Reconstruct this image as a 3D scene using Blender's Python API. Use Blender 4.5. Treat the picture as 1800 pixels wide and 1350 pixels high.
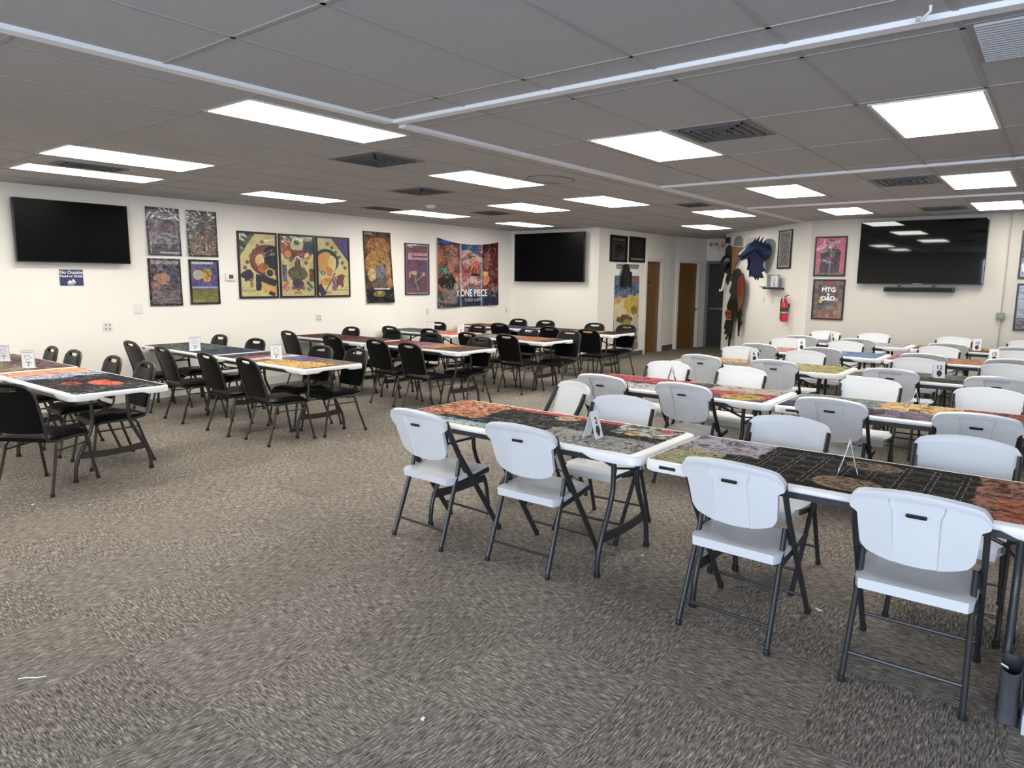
import bpy, bmesh, math, random
from mathutils import Vector, Matrix, Euler
R = math.radians
rnd = random.Random(7)
C = bpy.context.scene.collection
for o in list(bpy.data.objects): bpy.data.objects.remove(o)

# ------------------------------------------------------------------ camera, light, exposure
sc = bpy.context.scene
CAMZ = 1.631; CEIL = 2.676
cam_d = bpy.data.cameras.new('camera'); cam = bpy.data.objects.new('camera', cam_d); C.objects.link(cam)
cam_d.sensor_fit = 'HORIZONTAL'; cam_d.sensor_width = 36; cam_d.lens = 36*1225.4/1800; cam_d.clip_start = .05
pit, rol, yaw = R(8.486), R(.503), R(38.0)
fwd = Vector((math.cos(pit)*math.cos(yaw), math.cos(pit)*math.sin(yaw), -math.sin(pit)))
rgt = fwd.cross(Vector((0,0,1))).normalized(); up = rgt.cross(fwd)
r2 = math.cos(rol)*rgt + math.sin(rol)*up; u2 = -math.sin(rol)*rgt + math.cos(rol)*up
m = Matrix((r2, u2, -fwd)).transposed().to_4x4(); m.translation = (0,0,CAMZ)
cam.matrix_world = m; sc.camera = cam
sc.view_settings.view_transform = 'Standard'; sc.view_settings.look = 'None'
sc.view_settings.gamma = 1; sc.view_settings.use_curve_mapping = False
sc.view_settings.exposure = 1.1
sc.cycles.use_denoising = True
sc.cycles.max_bounces = 8; sc.cycles.diffuse_bounces = 5
LAMP = 8.0          # brightness of the ceiling troffers
w = bpy.data.worlds.new('world'); sc.world = w; w.use_nodes = True
w.node_tree.nodes['Background'].inputs[0].default_value = (.55,.7,1,1); w.node_tree.nodes['Background'].inputs[1].default_value = .8
def area(name, loc, rot, sx, sy, power, col):
    d = bpy.data.lights.new(name, 'AREA'); d.shape = 'RECTANGLE'; d.size = sx; d.size_y = sy; d.energy = power; d.color = col
    o = bpy.data.objects.new(name, d); C.objects.link(o); o.location = loc; o.rotation_euler = rot; return o
# daylight through the shop windows behind the camera
area('window_daylight', (-2.75, -.85, 1.45), (R(78), 0, R(-90)), 6.0, 2.0, 205, (.70,.82,1))

# ------------------------------------------------------------------ materials
MATS = {}
def nt(name):
    m = bpy.data.materials.new(name); m.use_nodes = True
    return m, m.node_tree, m.node_tree.nodes['Principled BSDF']
def mat(name, col, rough=.6, metal=0, spec=.5, bump=None, emit=0, coat=0):
    if name in MATS: return MATS[name]
    m, t, b = nt(name)
    b.inputs['Base Color'].default_value = (*col, 1); b.inputs['Roughness'].default_value = rough
    b.inputs['Metallic'].default_value = metal; b.inputs['Specular IOR Level'].default_value = spec
    if coat: b.inputs['Coat Weight'].default_value = coat; b.inputs['Coat Roughness'].default_value = .05
    if emit: b.inputs['Emission Color'].default_value = (*col,1); b.inputs['Emission Strength'].default_value = emit
    tc = t.nodes.new('ShaderNodeTexCoord'); n = t.nodes.new('ShaderNodeTexNoise')
    sc_, st = bump or (40, .02)
    n.inputs['Scale'].default_value = sc_; n.inputs['Detail'].default_value = 3
    t.links.new(tc.outputs['Object'], n.inputs['Vector'])
    bu = t.nodes.new('ShaderNodeBump'); bu.inputs['Strength'].default_value = st; bu.inputs['Distance'].default_value = .01
    t.links.new(n.outputs['Fac'], bu.inputs['Height']); t.links.new(bu.outputs['Normal'], b.inputs['Normal'])
    MATS[name] = m; return m

class G:
    """tiny node-graph helper"""
    def __init__(s, t): s.t = t
    def n(s, typ, **kw):
        x = s.t.nodes.new(typ)
        for k, v in kw.items(): setattr(x, k, v)
        return x
    def put(s, sock, v):
        if isinstance(v, bpy.types.NodeSocket): s.t.links.new(v, sock)
        else: sock.default_value = v
    def m(s, op, a, b=0.0, c=None):
        x = s.n('ShaderNodeMath', operation=op); s.put(x.inputs[0], a); s.put(x.inputs[1], b)
        if c is not None: s.put(x.inputs[2], c)
        return x.outputs[0]
    def step(s, v, a, b):
        x = s.n('ShaderNodeMapRange', interpolation_type='SMOOTHSTEP'); s.put(x.inputs[0], v)
        x.inputs[1].default_value = a; x.inputs[2].default_value = b; return x.outputs[0]
    def mix(s, f, a, b):
        x = s.n('ShaderNodeMix', data_type='RGBA'); s.put(x.inputs[0], f); s.put(x.inputs[6], a); s.put(x.inputs[7], b); return x.outputs[2]
    def vec(s, x, y, z=0.0):
        v = s.n('ShaderNodeCombineXYZ'); s.put(v.inputs[0], x); s.put(v.inputs[1], y); s.put(v.inputs[2], z); return v.outputs[0]
    def noise(s, v, scale, det=3, dist=0, rough=.55):
        x = s.n('ShaderNodeTexNoise'); s.put(x.inputs['Vector'], v); x.inputs['Scale'].default_value = scale
        x.inputs['Detail'].default_value = det; x.inputs['Distortion'].default_value = dist; x.inputs['Roughness'].default_value = rough; return x
    def ramp(s, f, stops):
        x = s.n('ShaderNodeValToRGB'); s.put(x.inputs[0], f); e = x.color_ramp.elements
        while len(e) < len(stops): e.new(.5)
        for k, (p, c) in enumerate(stops): e[k].position = p; e[k].color = (*c, 1)
        return x.outputs[0]

def lin(h):
    h = h.lstrip('#'); o = []
    for i in (0,2,4):
        c = int(h[i:i+2],16)/255; o.append(c/12.92 if c <= .04045 else ((c+.055)/1.055)**2.4)
    return tuple(o)
def pal(*cs):
    """ramp stops spread over the middle of the noise range"""
    n = len(cs); return [(.30+.42*i/max(1,n-1), lin(c)) for i, c in enumerate(cs)]
SEED = [0]
_ink = lambda a, b, s=9: [dict(rg=.5,ts=s*.7,c='#120e10',a=a), dict(rg=.42,ts=s,tw=1.4,rw=.016,c='#1a1416',a=a*.8), dict(rg=.57,ts=s*1.1,tw=1.0,rw=.014,c='#e0d4c4',a=b)]
LINES = dict(tapestry=_ink(.7,.45,7), banner_gold=_ink(.75,.3,9), print_dark_mixed=_ink(.7,.5,8), print_blue_gold=_ink(.4,.3,9), print_silver=_ink(.3,.35,5), print_grey=_ink(.4,.3,5), poster_yellow=_ink(.3,.3,7), picture_left=_ink(.35,.0,9), picture_middle=_ink(.4,.1,9), picture_right=_ink(.35,.0,9), poster_purple=_ink(.3,.15,7), picture_pink=_ink(.4,.2,7), picture_bw=_ink(.6,.4,10), cutout_print=_ink(.5,.1,8))
def art(name, layers, axis='XZ', aspect=1.0, rough=.45, coat=0, bump=None, gain=.82, spec=.3, lines=True):
    """printed picture: layers of soft-edged colour fields over the panel (u right, v up, 0..1)"""
    m, t, b = nt(name); g = G(t)
    tc = g.n('ShaderNodeTexCoord'); sp = g.n('ShaderNodeSeparateXYZ'); t.links.new(tc.outputs['Generated'], sp.inputs[0])
    u, v = sp.outputs['XYZ'.index(axis[0])], sp.outputs['XYZ'.index(axis[1])]
    col = None
    if LINES.get(name): layers = layers+LINES[name]
    for L in layers:
        SEED[0] += 1; sd = SEED[0]*3.71
        k = L.get('k','noise'); su, sv = L.get('st', (1,1))
        P = g.vec(g.m('MULTIPLY', u, su*1.0), g.m('MULTIPLY', v, sv*aspect), sd)
        if 'c' in L: c = (*lin(L['c']),1)
        else:
            nz = g.noise(P, L.get('s',4)*(1.35 if axis == 'XY' else 1), L.get('d',6), L.get('w',1.2), .6)
            c = g.ramp(nz.outputs['Fac'], pal(*L['p']))
        mask = None
        du, dv = u, v
        if L.get('n'):
            q = g.noise(g.vec(u, g.m('MULTIPLY', v, aspect), sd+50), L.get('ns',6), 3)
            s3 = g.n('ShaderNodeSeparateColor'); t.links.new(q.outputs['Color'], s3.inputs[0])
            du = g.m('ADD', u, g.m('MULTIPLY', g.m('SUBTRACT', s3.outputs[0], .5), L['n']))
            dv = g.m('ADD', v, g.m('MULTIPLY', g.m('SUBTRACT', s3.outputs[1], .5), L['n']/aspect))
        e = L.get('e', .012)
        if 'r' in L:
            a0,a1,b0,b1 = L['r']; fs = []
            if a0 > 0: fs.append(g.step(du, a0-e, a0+e))
            if a1 < 1: fs.append(g.step(du, a1+e, a1-e))
            if b0 > 0: fs.append(g.step(dv, b0-e/aspect, b0+e/aspect))
            if b1 < 1: fs.append(g.step(dv, b1+e/aspect, b1-e/aspect))
            for f in fs: mask = f if mask is None else g.m('MULTIPLY', mask, f)
        if 'o' in L:      # ellipse, 'h' hollow ring width
            cu,cv,ru,rv = L['o']
            x = g.m('DIVIDE', g.m('SUBTRACT', du, cu), ru); y = g.m('DIVIDE', g.m('SUBTRACT', dv, cv), rv)
            d = g.m('SQRT', g.m('ADD', g.m('MULTIPLY', x, x), g.m('MULTIPLY', y, y)))
            f = g.step(d, 1+e*4, 1-e*4)
            if 'h' in L: f = g.m('MULTIPLY', f, g.step(d, 1-L['h']-e*4, 1-L['h']+e*4))
            mask = f if mask is None else g.m('MULTIPLY', mask, f)
        if 'l' in L:      # straight band through two points of width wd
            x0,y0,x1,y1,wd = L['l']; dx, dy = x1-x0, (y1-y0)*aspect; ln = math.hypot(dx,dy)
            d = g.m('ADD', g.m('MULTIPLY', du, -dy/ln), g.m('ADD', g.m('MULTIPLY', dv, dx*aspect/ln), (dy*x0-dx*y0*aspect)/ln))
            f = g.step(g.m('ABSOLUTE', d), wd+e, wd-e)
            al = g.m('ADD', g.m('MULTIPLY', du, dx/ln), g.m('ADD', g.m('MULTIPLY', dv, dy*aspect/ln), -(x0*dx+y0*aspect*dy)/ln))
            f = g.m('MULTIPLY', f, g.m('MULTIPLY', g.step(al, -e, e), g.step(al, ln+e, ln-e)))
            mask = f if mask is None else g.m('MULTIPLY', mask, f)
        if 'g' in L:      # printed card-slot outlines
            nu, nv = L['g']
            a = g.m('ABSOLUTE', g.m('SUBTRACT', g.m('FRACT', g.m('MULTIPLY', u, nu)), .5))
            c2 = g.m('ABSOLUTE', g.m('SUBTRACT', g.m('FRACT', g.m('MULTIPLY', v, nv)), .5))
            mx = g.m('MAXIMUM', g.m('DIVIDE', a, .40), g.m('DIVIDE', c2, .42))
            f = g.m('MULTIPLY', g.step(mx, .90, .94), g.step(mx, 1.03, .99))
            mask = f if mask is None else g.m('MULTIPLY', mask, f)
        if 'cells' in L:  # mosaic of coloured rectangles
            nu, nv = L['cells']
            vv = g.vec(g.m('FLOOR', g.m('MULTIPLY', u, nu)), g.m('FLOOR', g.m('MULTIPLY', v, nv)), sd)
            wn = g.n('ShaderNodeTexWhiteNoise'); t.links.new(vv, wn.inputs['Vector'])
            c = g.ramp(wn.outputs['Value'], [(i/max(1,len(L['p'])-1), lin(x)) for i, x in enumerate(L['p'])])
        if 't' in L:      # thresholded noise speckle / strokes
            q = g.noise(P, L.get('ts',20), 4, L.get('tw',1))
            f = g.step(q.outputs['Fac'], L['t']-.02, L['t']+.02)
            mask = f if mask is None else g.m('MULTIPLY', mask, f)
        if 'rg' in L:     # thin flowing outline strokes along the contours of a noise field
            q = g.noise(P, L.get('ts',8), L.get('td',3), L.get('tw',.8))
            f = g.step(g.m('ABSOLUTE', g.m('SUBTRACT', q.outputs['Fac'], L['rg'])), L.get('rw',.022), L.get('rw',.022)*.35)
            mask = f if mask is None else g.m('MULTIPLY', mask, f)
        if 'a' in L: mask = L['a'] if mask is None else g.m('MULTIPLY', mask, L['a'])
        col = c if col is None else g.mix(1.0 if mask is None else mask, col, c)
    hs = g.n('ShaderNodeHueSaturation'); g.put(hs.inputs['Color'], col); hs.inputs['Value'].default_value = gain; hs.inputs['Saturation'].default_value = .92
    g.put(b.inputs['Base Color'], hs.outputs[0]); b.inputs['Roughness'].default_value = rough; b.inputs['Specular IOR Level'].default_value = spec
    if coat: b.inputs['Coat Weight'].default_value = coat; b.inputs['Coat Roughness'].default_value = .06
    if bump:
        q = g.noise(tc.outputs['Object'], bump[0], 2, .5)
        bu = g.n('ShaderNodeBump'); bu.inputs['Strength'].default_value = bump[1]; bu.inputs['Distance'].default_value = .03
        t.links.new(q.outputs['Fac'], bu.inputs['Height'])
        t.links.new(bu.outputs['Normal'], b.inputs['Coat Normal' if coat else 'Normal'])
    return m

# ------------------------------------------------------------------ mesh helpers
class MB:
    def __init__(s): s.v = []; s.f = []; s.mi = []; s.cm = 0
    def add(s, vs, fs):
        n = len(s.v); s.v += [tuple(p) for p in vs]
        for f in fs: s.f.append([i+n for i in f]); s.mi.append(s.cm)
    def box(s, x0,x1,y0,y1,z0,z1):
        s.add([(x,y,z) for z in (z0,z1) for y in (y0,y1) for x in (x0,x1)], [(0,2,3,1),(4,5,7,6),(0,1,5,4),(2,6,7,3),(0,4,6,2),(1,3,7,5)]); return s
    def bar(s, a, b, wd, th, upv=(0,0,1)):
        a, b = Vector(a), Vector(b); d = (b-a).normalized(); sd = d.cross(Vector(upv))
        if sd.length < 1e-4: sd = d.cross(Vector((1,0,0)))
        sd.normalize(); n = sd.cross(d)
        vs = [p+sd*i*wd/2+n*j*th/2 for p in (a,b) for j in (-1,1) for i in (-1,1)]
        s.add(vs, [(0,2,3,1),(4,5,7,6),(0,1,5,4),(2,6,7,3),(0,4,6,2),(1,3,7,5)]); return s
    def tube(s, pts, r, n=10, closed=False, flat=None):
        pts = [Vector(p) for p in pts]; k = len(pts)
        rs = r if isinstance(r, (list,tuple)) else [r]*k
        rings = []; prev = None
        for i, p in enumerate(pts):
            a = pts[(i-1) % k] if (closed or i > 0) else p; b = pts[(i+1) % k] if (closed or i < k-1) else p
            d = (b-a).normalized()
            if prev is None:
                x = d.orthogonal().normalized() if flat is None else (Vector(flat)-d*d.dot(Vector(flat))).normalized()
            else: x = (prev-d*d.dot(prev)).normalized()
            prev = x; y = d.cross(x)
            rr = rs[i]; ra, rb = (rr if isinstance(rr, tuple) else (rr, rr))
            rings.append([p+x*ra*math.cos(2*math.pi*j/n)+y*rb*math.sin(2*math.pi*j/n) for j in range(n)])
        vs = [q for rg in rings for q in rg]; fs = []
        for i in range(k if closed else k-1):
            for j in range(n):
                a, b = i*n+j, i*n+(j+1) % n; c, d = ((i+1) % k)*n+(j+1) % n, ((i+1) % k)*n+j
                fs.append((a,b,c,d))
        if not closed: fs += [tuple(range(n-1,-1,-1)), tuple((k-1)*n+j for j in range(n))]
        s.add(vs, fs); return s
    def prism(s, poly, z0, z1, M=None):
        n = len(poly); vs = [Vector((x,y,z)) for z in (z0,z1) for x, y in poly]
        if M is not None: vs = [M @ q for q in vs]
        s.add(vs, [tuple(range(n-1,-1,-1)), tuple(range(n,2*n))]+[(i,(i+1) % n,n+(i+1) % n,n+i) for i in range(n)]); return s
    def lathe(s, prof, n=20, c=(0,0,0)):
        vs = [(c[0]+r*math.cos(2*math.pi*j/n), c[1]+r*math.sin(2*math.pi*j/n), c[2]+z) for r, z in prof for j in range(n)]; k = len(prof)
        fs = [(i*n+j, i*n+(j+1) % n, (i+1)*n+(j+1) % n, (i+1)*n+j) for i in range(k-1) for j in range(n)]
        fs += [tuple(range(n-1,-1,-1)), tuple((k-1)*n+j for j in range(n))]
        s.add(vs, fs); return s
    def cone(s, a, b, r, n=8): return s.tube([a, Vector(a).lerp(Vector(b),.5), b], [r, r*.55, r*.03], n)
    def shell(s, nu, nv, fn, skip=lambda i,j: False):
        """fn(i,j)->(front,back); quads of both skins plus rims at every open edge"""
        n = len(s.v); F = {}; fs = []; vs = []
        for i in range(nu+1):
            for j in range(nv+1):
                a, b = fn(i, j); F[i,j] = len(vs); vs += [a, b]
        live = {(i,j) for i in range(nu) for j in range(nv) if not skip(i,j)}
        for i, j in live:
            q = [F[i,j],F[i+1,j],F[i+1,j+1],F[i,j+1]]
            fs.append(tuple(q)); fs.append(tuple(x+1 for x in reversed(q)))
            for (di,dj,p0,p1) in ((0,-1,0,1),(1,0,1,2),(0,1,2,3),(-1,0,3,0)):
                if (i+di,j+dj) not in live: fs.append((q[p1],q[p0],q[p0]+1,q[p1]+1))
        s.add(vs, fs); return s
    def mesh(s, name, mats, smooth=40, bevel=0, seg=2, norm=True):
        me = bpy.data.meshes.new(name); me.from_pydata(s.v, [], s.f)
        for x in (mats if isinstance(mats,(list,tuple)) else [mats]): me.materials.append(x)
        for p, k in zip(me.polygons, s.mi): p.material_index = k
        bm = bmesh.new(); bm.from_mesh(me)
        if bevel:
            bmesh.ops.remove_doubles(bm, verts=bm.verts, dist=1e-5)
            ed = [e for e in bm.edges if len(e.link_faces) == 2 and e.calc_face_angle(0) > R(30)]
            bmesh.ops.bevel(bm, geom=ed, offset=bevel, segments=seg, affect='EDGES', profile=.6, clamp_overlap=True)
        if norm: bmesh.ops.recalc_face_normals(bm, faces=bm.faces)
        bm.to_mesh(me); bm.free()
        if smooth:
            for p in me.polygons: p.use_smooth = True
            me.set_sharp_from_angle(angle=R(smooth))
        me.update(); return me
    def build(s, name, mats, parent=None, loc=None, rot=None, **kw):
        return link(name, s.mesh(name, mats, **kw), parent, loc, rot)
def link(name, me, parent=None, loc=None, rot=None):
    o = bpy.data.objects.new(name, me); C.objects.link(o)
    if parent is not None: o.parent = parent
    if loc is not None: o.location = loc
    if rot is not None: o.rotation_euler = rot
    return o
def B(*a): return MB().box(*a)
def tag(o, label=None, cat=None, group=None, kind=None):
    if label: o['label'] = label
    if cat: o['category'] = cat
    if group: o['group'] = group
    if kind: o['kind'] = kind
    return o
def thing(name, label, cat, loc=(0,0,0), rz=0, group=None):
    o = bpy.data.objects.new(name, None); C.objects.link(o); o.empty_display_size = .1
    o.location = loc; o.rotation_euler = (0,0,rz); return tag(o, label, cat, group)
def kids(o): return [c for c in ALLOBJ() if c.parent == o]
def ALLOBJ(): return list(C.objects)
def copy_tree(root, kidmap):
    def rec(o, par):
        c = o.copy(); C.objects.link(c)
        if par is not None: c.parent = par
        for k in kidmap.get(o.name, []): rec(k, c)
        return c
    return rec(root, None)
def kidmap_of(root):
    mp = {}; al = ALLOBJ()
    def rec(o):
        mp[o.name] = [c for c in al if c.parent == o]
        for c in mp[o.name]: rec(c)
    rec(root); return mp
def text(s, size, m, parent, loc, rot=(R(90),0,0), align='CENTER', name='lettering', sx=1, bold=0, ext=.0006):
    cu = bpy.data.curves.new('t', 'FONT'); cu.body = s; cu.size = size; cu.align_x = align; cu.align_y = 'CENTER'
    cu.extrude = ext; cu.offset = bold; cu.resolution_u = 3
    o = bpy.data.objects.new('t', cu); C.objects.link(o)
    dg = bpy.context.evaluated_depsgraph_get(); me = bpy.data.meshes.new_from_object(o.evaluated_get(dg))
    bpy.data.objects.remove(o); bpy.data.curves.remove(cu)
    me.name = name; me.materials.clear(); me.materials.append(m)
    q = link(name, me, parent, loc, rot); q.scale = (sx,1,1); return q

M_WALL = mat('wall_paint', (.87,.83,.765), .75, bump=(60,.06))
M_WALLR = mat('wall_paint_grey_dimmed', (.58,.545,.49), .8, bump=(45,.12))  # greyer block-wall paint; some of the wall's dimmer light is in the colour too
M_TRIMW = mat('white_trim', (.78,.76,.72), .5)
M_BASEB = mat('vinyl_base_grey', (.10,.095,.088), .5)
M_BLACK = mat('black_plastic', (.010,.010,.011), .4)
M_FRAME = mat('black_frame', (.008,.008,.008), .35)
M_SCREEN = mat('tv_screen', (.003,.003,.0035), .03, spec=.55, bump=(3,.0))
M_SCREENM = mat('tv_screen_matt', (.002,.002,.0025), .30, spec=.10, bump=(3,.0))
M_STEEL = mat('charcoal_powder_coat', (.035,.036,.04), .38, metal=.3)
M_STEELD = mat('bronze_dark_steel', (.05,.045,.04), .38, metal=.5)
M_VINYL = mat('black_vinyl', (.0042,.0042,.0047), .38, spec=.14, bump=(90,.08))
M_CAP = mat('black_rubber', (.008,.008,.008), .7)
M_HDPE = mat('white_plastic', (.655,.66,.675), .42, bump=(220,.05))
M_TTOP = mat('table_white_plastic', (.78,.77,.75), .4, bump=(200,.04))
M_PAPER = mat('white_card', (.80,.80,.82), .6)
M_INK = mat('ink_black', (.012,.012,.014), .6)
M_LIGHT = mat('diffuser_glow', (1,.975,.90), .5, emit=LAMP)
M_TROF = mat('troffer_rim', (.72,.71,.69), .5)

# ------------------------------------------------------------------ the shell of the room
YL = 9.53; XR = 12.77; XE = 12.15; YD = 7.33
def carpet():
    m, t, b = nt('carpet_tiles'); g = G(t)
    tc = g.n('ShaderNodeTexCoord'); sp = g.n('ShaderNodeSeparateXYZ'); t.links.new(tc.outputs['Object'], sp.inputs[0])
    x, y = sp.outputs[0], sp.outputs[1]
    T = .61
    ck = g.m('MODULO', g.m('ADD', g.m('FLOOR', g.m('DIVIDE', x, T)), g.m('FLOOR', g.m('DIVIDE', y, T))), 2)
    ck = g.m('ABSOLUTE', ck)
    def streak(a, b_, sd):
        wob = g.noise(g.vec(g.m('MULTIPLY', a, 26), g.m('MULTIPLY', b_, 40), sd), 1, 3)
        bb = g.m('ADD', g.m('MULTIPLY', b_, 185), g.m('MULTIPLY', wob.outputs['Fac'], 2.6))
        n1 = g.noise(g.vec(g.m('MULTIPLY', a, 20), bb, sd+9), 1, 3, .35, .68); return n1.outputs['Fac']
    s1 = streak(x, y, 1.0); s2 = streak(y, x, 4.0)
    mx = g.n('ShaderNodeMix', data_type='FLOAT'); g.put(mx.inputs[0], ck); g.put(mx.inputs[2], s1); g.put(mx.inputs[3], s2)
    st = mx.outputs[0]
    big = g.noise(tc.outputs['Object'], .9, 3).outputs['Fac']
    wn = g.n('ShaderNodeTexWhiteNoise'); t.links.new(g.vec(g.m('FLOOR', g.m('DIVIDE', x, T)), g.m('FLOOR', g.m('DIVIDE', y, T))), wn.inputs['Vector'])
    c = g.ramp(st, [(.30,(.036,.030,.025)),(.45,(.128,.110,.092)),(.55,(.250,.218,.186)),(.70,(.55,.495,.43))])
    tone = g.m('ADD', .82, g.m('ADD', g.m('MULTIPLY', big, .22), g.m('MULTIPLY', wn.outputs['Value'], .16)))
    hs = g.n('ShaderNodeHueSaturation'); g.put(hs.inputs['Color'], c); g.put(hs.inputs['Value'], tone); c = hs.outputs[0]
    g.put(b.inputs['Base Color'], c); b.inputs['Roughness'].default_value = .95; b.inputs['Specular IOR Level'].default_value = .15
    bu = g.n('ShaderNodeBump'); bu.inputs['Strength'].default_value = .7; bu.inputs['Distance'].default_value = .006
    t.links.new(st, bu.inputs['Height']); t.links.new(bu.outputs[0], b.inputs['Normal'])
    return m
tag(B(-2.7,18.2,-4.3,9.8,-.06,0).build('floor', carpet(), smooth=0), kind='structure')
def tilemat():
    m, t, b = nt('acoustic_tile'); g = G(t); tc = g.n('ShaderNodeTexCoord')
    n1 = g.noise(tc.outputs['Object'], 260, 2).outputs['Fac']; n2 = g.noise(tc.outputs['Object'], .8, 3).outputs['Fac']
    c = g.ramp(n1, [(.3,(.36,.350,.348)),(.55,(.47,.458,.456)),(.8,(.51,.495,.492))])
    hs = g.n('ShaderNodeHueSaturation'); g.put(hs.inputs['Color'], c); g.put(hs.inputs['Value'], g.m('ADD', .9, g.m('MULTIPLY', n2, .2)))
    g.put(b.inputs['Base Color'], hs.outputs[0]); b.inputs['Roughness'].default_value = .9
    bu = g.n('ShaderNodeBump'); bu.inputs['Strength'].default_value = .35; bu.inputs['Distance'].default_value = .004
    t.links.new(n1, bu.inputs['Height']); t.links.new(bu.outputs[0], b.inputs['Normal']); return m
tag(B(-2.7,18.2,-4.3,9.8,CEIL,CEIL+.06).build('ceiling', tilemat(), smooth=0), kind='structure')
M_TEE = mat('ceiling_tee', (.36,.35,.34), .6); M_STRIP = mat('header_strip', (.80,.80,.82), .4)
tee = MB(); z0, z1 = CEIL-.004, CEIL+.004; hw = .011
YS = [-3.4+.637*k for k in range(12)]; YS = [y for y in [.43+.637*k for k in range(-7,5)]]
for y in YS: tee.box(-2.6,XR,y-hw,y+hw,z0,z1)
for x0, x1, xs in ((-2.6,3.3,(-2.0,-.73,.54,1.80,3.07)), (3.4,7.3,(3.55,4.65,5.87,7.1)), (7.36,10.0,(7.97,9.22)), (10.1,12.7,(10.82,12.03))):
    for x in xs: tee.box(x-hw,x+hw,-4.2,3.6,z0,z1)
for y in (3.9,4.53,5.19,5.87,6.52,7.1,7.70,8.33,8.95): tee.box(-2.6,17 if y < 7 else 12.1,y-hw,y+hw,z0-.0004,z1)
for x in (-1.3,-.04,1.2,2.42,3.69,4.0,5.2,6.46,7.7,8.96,10.2,11.4,12.6,13.7): tee.box(x-hw,x+hw,3.72,9.5 if x < 12.1 else 7.2,z0-.0008,z1)
tag(tee.build('trim_1', M_TEE, smooth=0), kind='structure')
for k, bx in enumerate(((-2.6,3.31,3.60,3.67), (3.44,12.7,3.62,3.69), (3.31,3.38,-4.2,3.60), (7.28,7.34,-4.2,3.62), (10.02,10.07,-4.2,3.62))):
    tag(B(*bx,CEIL-.022,CEIL+.002).build('trim_%d' % (k+2), M_STRIP, smooth=0), kind='structure')

def wall(name, p0, p1, side, opens=(), h=CEIL, th=.13, m=M_WALL):
    """wall whose room face runs p0->p1; thickness goes to +side of the left normal"""
    p0, p1 = Vector((*p0,0)), Vector((*p1,0)); d = (p1-p0); L = d.length; d.normalize()
    ang = math.atan2(d.y, d.x); mb = MB(); y0, y1 = (0, th) if side > 0 else (-th, 0)
    x = 0
    for a, b_, zt, zb in sorted(opens):
        mb.box(x,a,y0,y1,0,h); mb.box(a,b_,y0,y1,zt,h)
        if zb > 0: mb.box(a,b_,y0,y1,0,zb)
        x = b_
    mb.box(x,L,y0,y1,0,h)
    o = mb.build(name, m, smooth=0); o.location = p0; o.rotation_euler = (0,0,ang); return tag(o, kind='structure')
wall('wall_left', (-2.6,YL), (XE,YL), 1)
wall('wall_end', (XE,YL+.12), (XE,YD), 1)
DW = (14.2, 15.02)
wall('wall_hallway', (XE+.13,YD), (15.65,YD), 1, [(DW[0]-XE-.13, DW[1]-XE-.13, 2.09, 0)])
P2 = Vector((15.65,YD,0)); a2 = R(-12.5); L2 = 1.25
P2e = P2+Vector((math.cos(a2),math.sin(a2),0))*L2
wall('wall_hallway_bend', (15.65,YD), P2e[:2], 1, [(.14,.98,2.09,0)])
XD = P2e.x
wall('wall_exit', (XD,P2e.y+.1), (XD,5.7), 1, [(.16,1.1,2.09,0)])
DG0 = Vector((XR,3.49,0)); DGL = 3.47; dgd = Vector((.70711,.70711,0)); DG1 = DG0+dgd*DGL
wall('wall_diagonal', DG0[:2], DG1[:2], -1)
wall('wall_hall_right', (DG1.x+.1,DG1.y-.1), (XD+.1,DG1.y-.1), -1)
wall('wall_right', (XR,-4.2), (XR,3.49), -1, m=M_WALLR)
wall('wall_back', (-2.6,-4.2), (XR+.1,-4.2), -1)
wall('wall_front', (-2.6,-4.3), (-2.6,YL+.1), 1, [(.4,6.5,2.45,.45)])
win = MB()
for y in (-3.87,-1.85,.18,2.17): win.box(-2.7,-2.6,y-.03,y+.03,.45,2.45)
win.box(-2.7,-2.6,-3.9,2.2,.45,.51); win.box(-2.7,-2.6,-3.9,2.2,2.39,2.45)
tag(win.build('window_1', mat('aluminium',(.4,.4,.4),.4,1), smooth=0), kind='structure')
# baseboards: white along the poster wall, grey vinyl elsewhere
tag(B(-2.5,XE-.002,YL-.013,YL-.001,.001,.13).build('baseboard_left', M_TRIMW, smooth=0), kind='structure')
def base(name, p0, p1, s=-1, m=M_BASEB, zt=.10):
    p0, p1 = Vector((*p0,0)), Vector((*p1,0)); d = p1-p0
    o = (B(0,d.length,-.011,-.001,.001,zt) if s < 0 else B(0,d.length,.001,.011,.001,zt)).build(name, m, smooth=0)
    o.location = p0; o.rotation_euler = (0,0,math.atan2(d.y,d.x)); tag(o, kind='structure')
base('baseboard_end', (XE,YL-.02), (XE,YD+.0))
base('baseboard_hallway_near', (XE+.0,YD), (DW[0]-.07,YD))
base('baseboard_hallway_far', (DW[1]+.07,YD), (15.65,YD), zt=.13)
base('baseboard_right', (XR,-4.1), (XR,3.49), 1)
base('baseboard_diagonal', DG0[:2], DG1[:2], 1)
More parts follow.
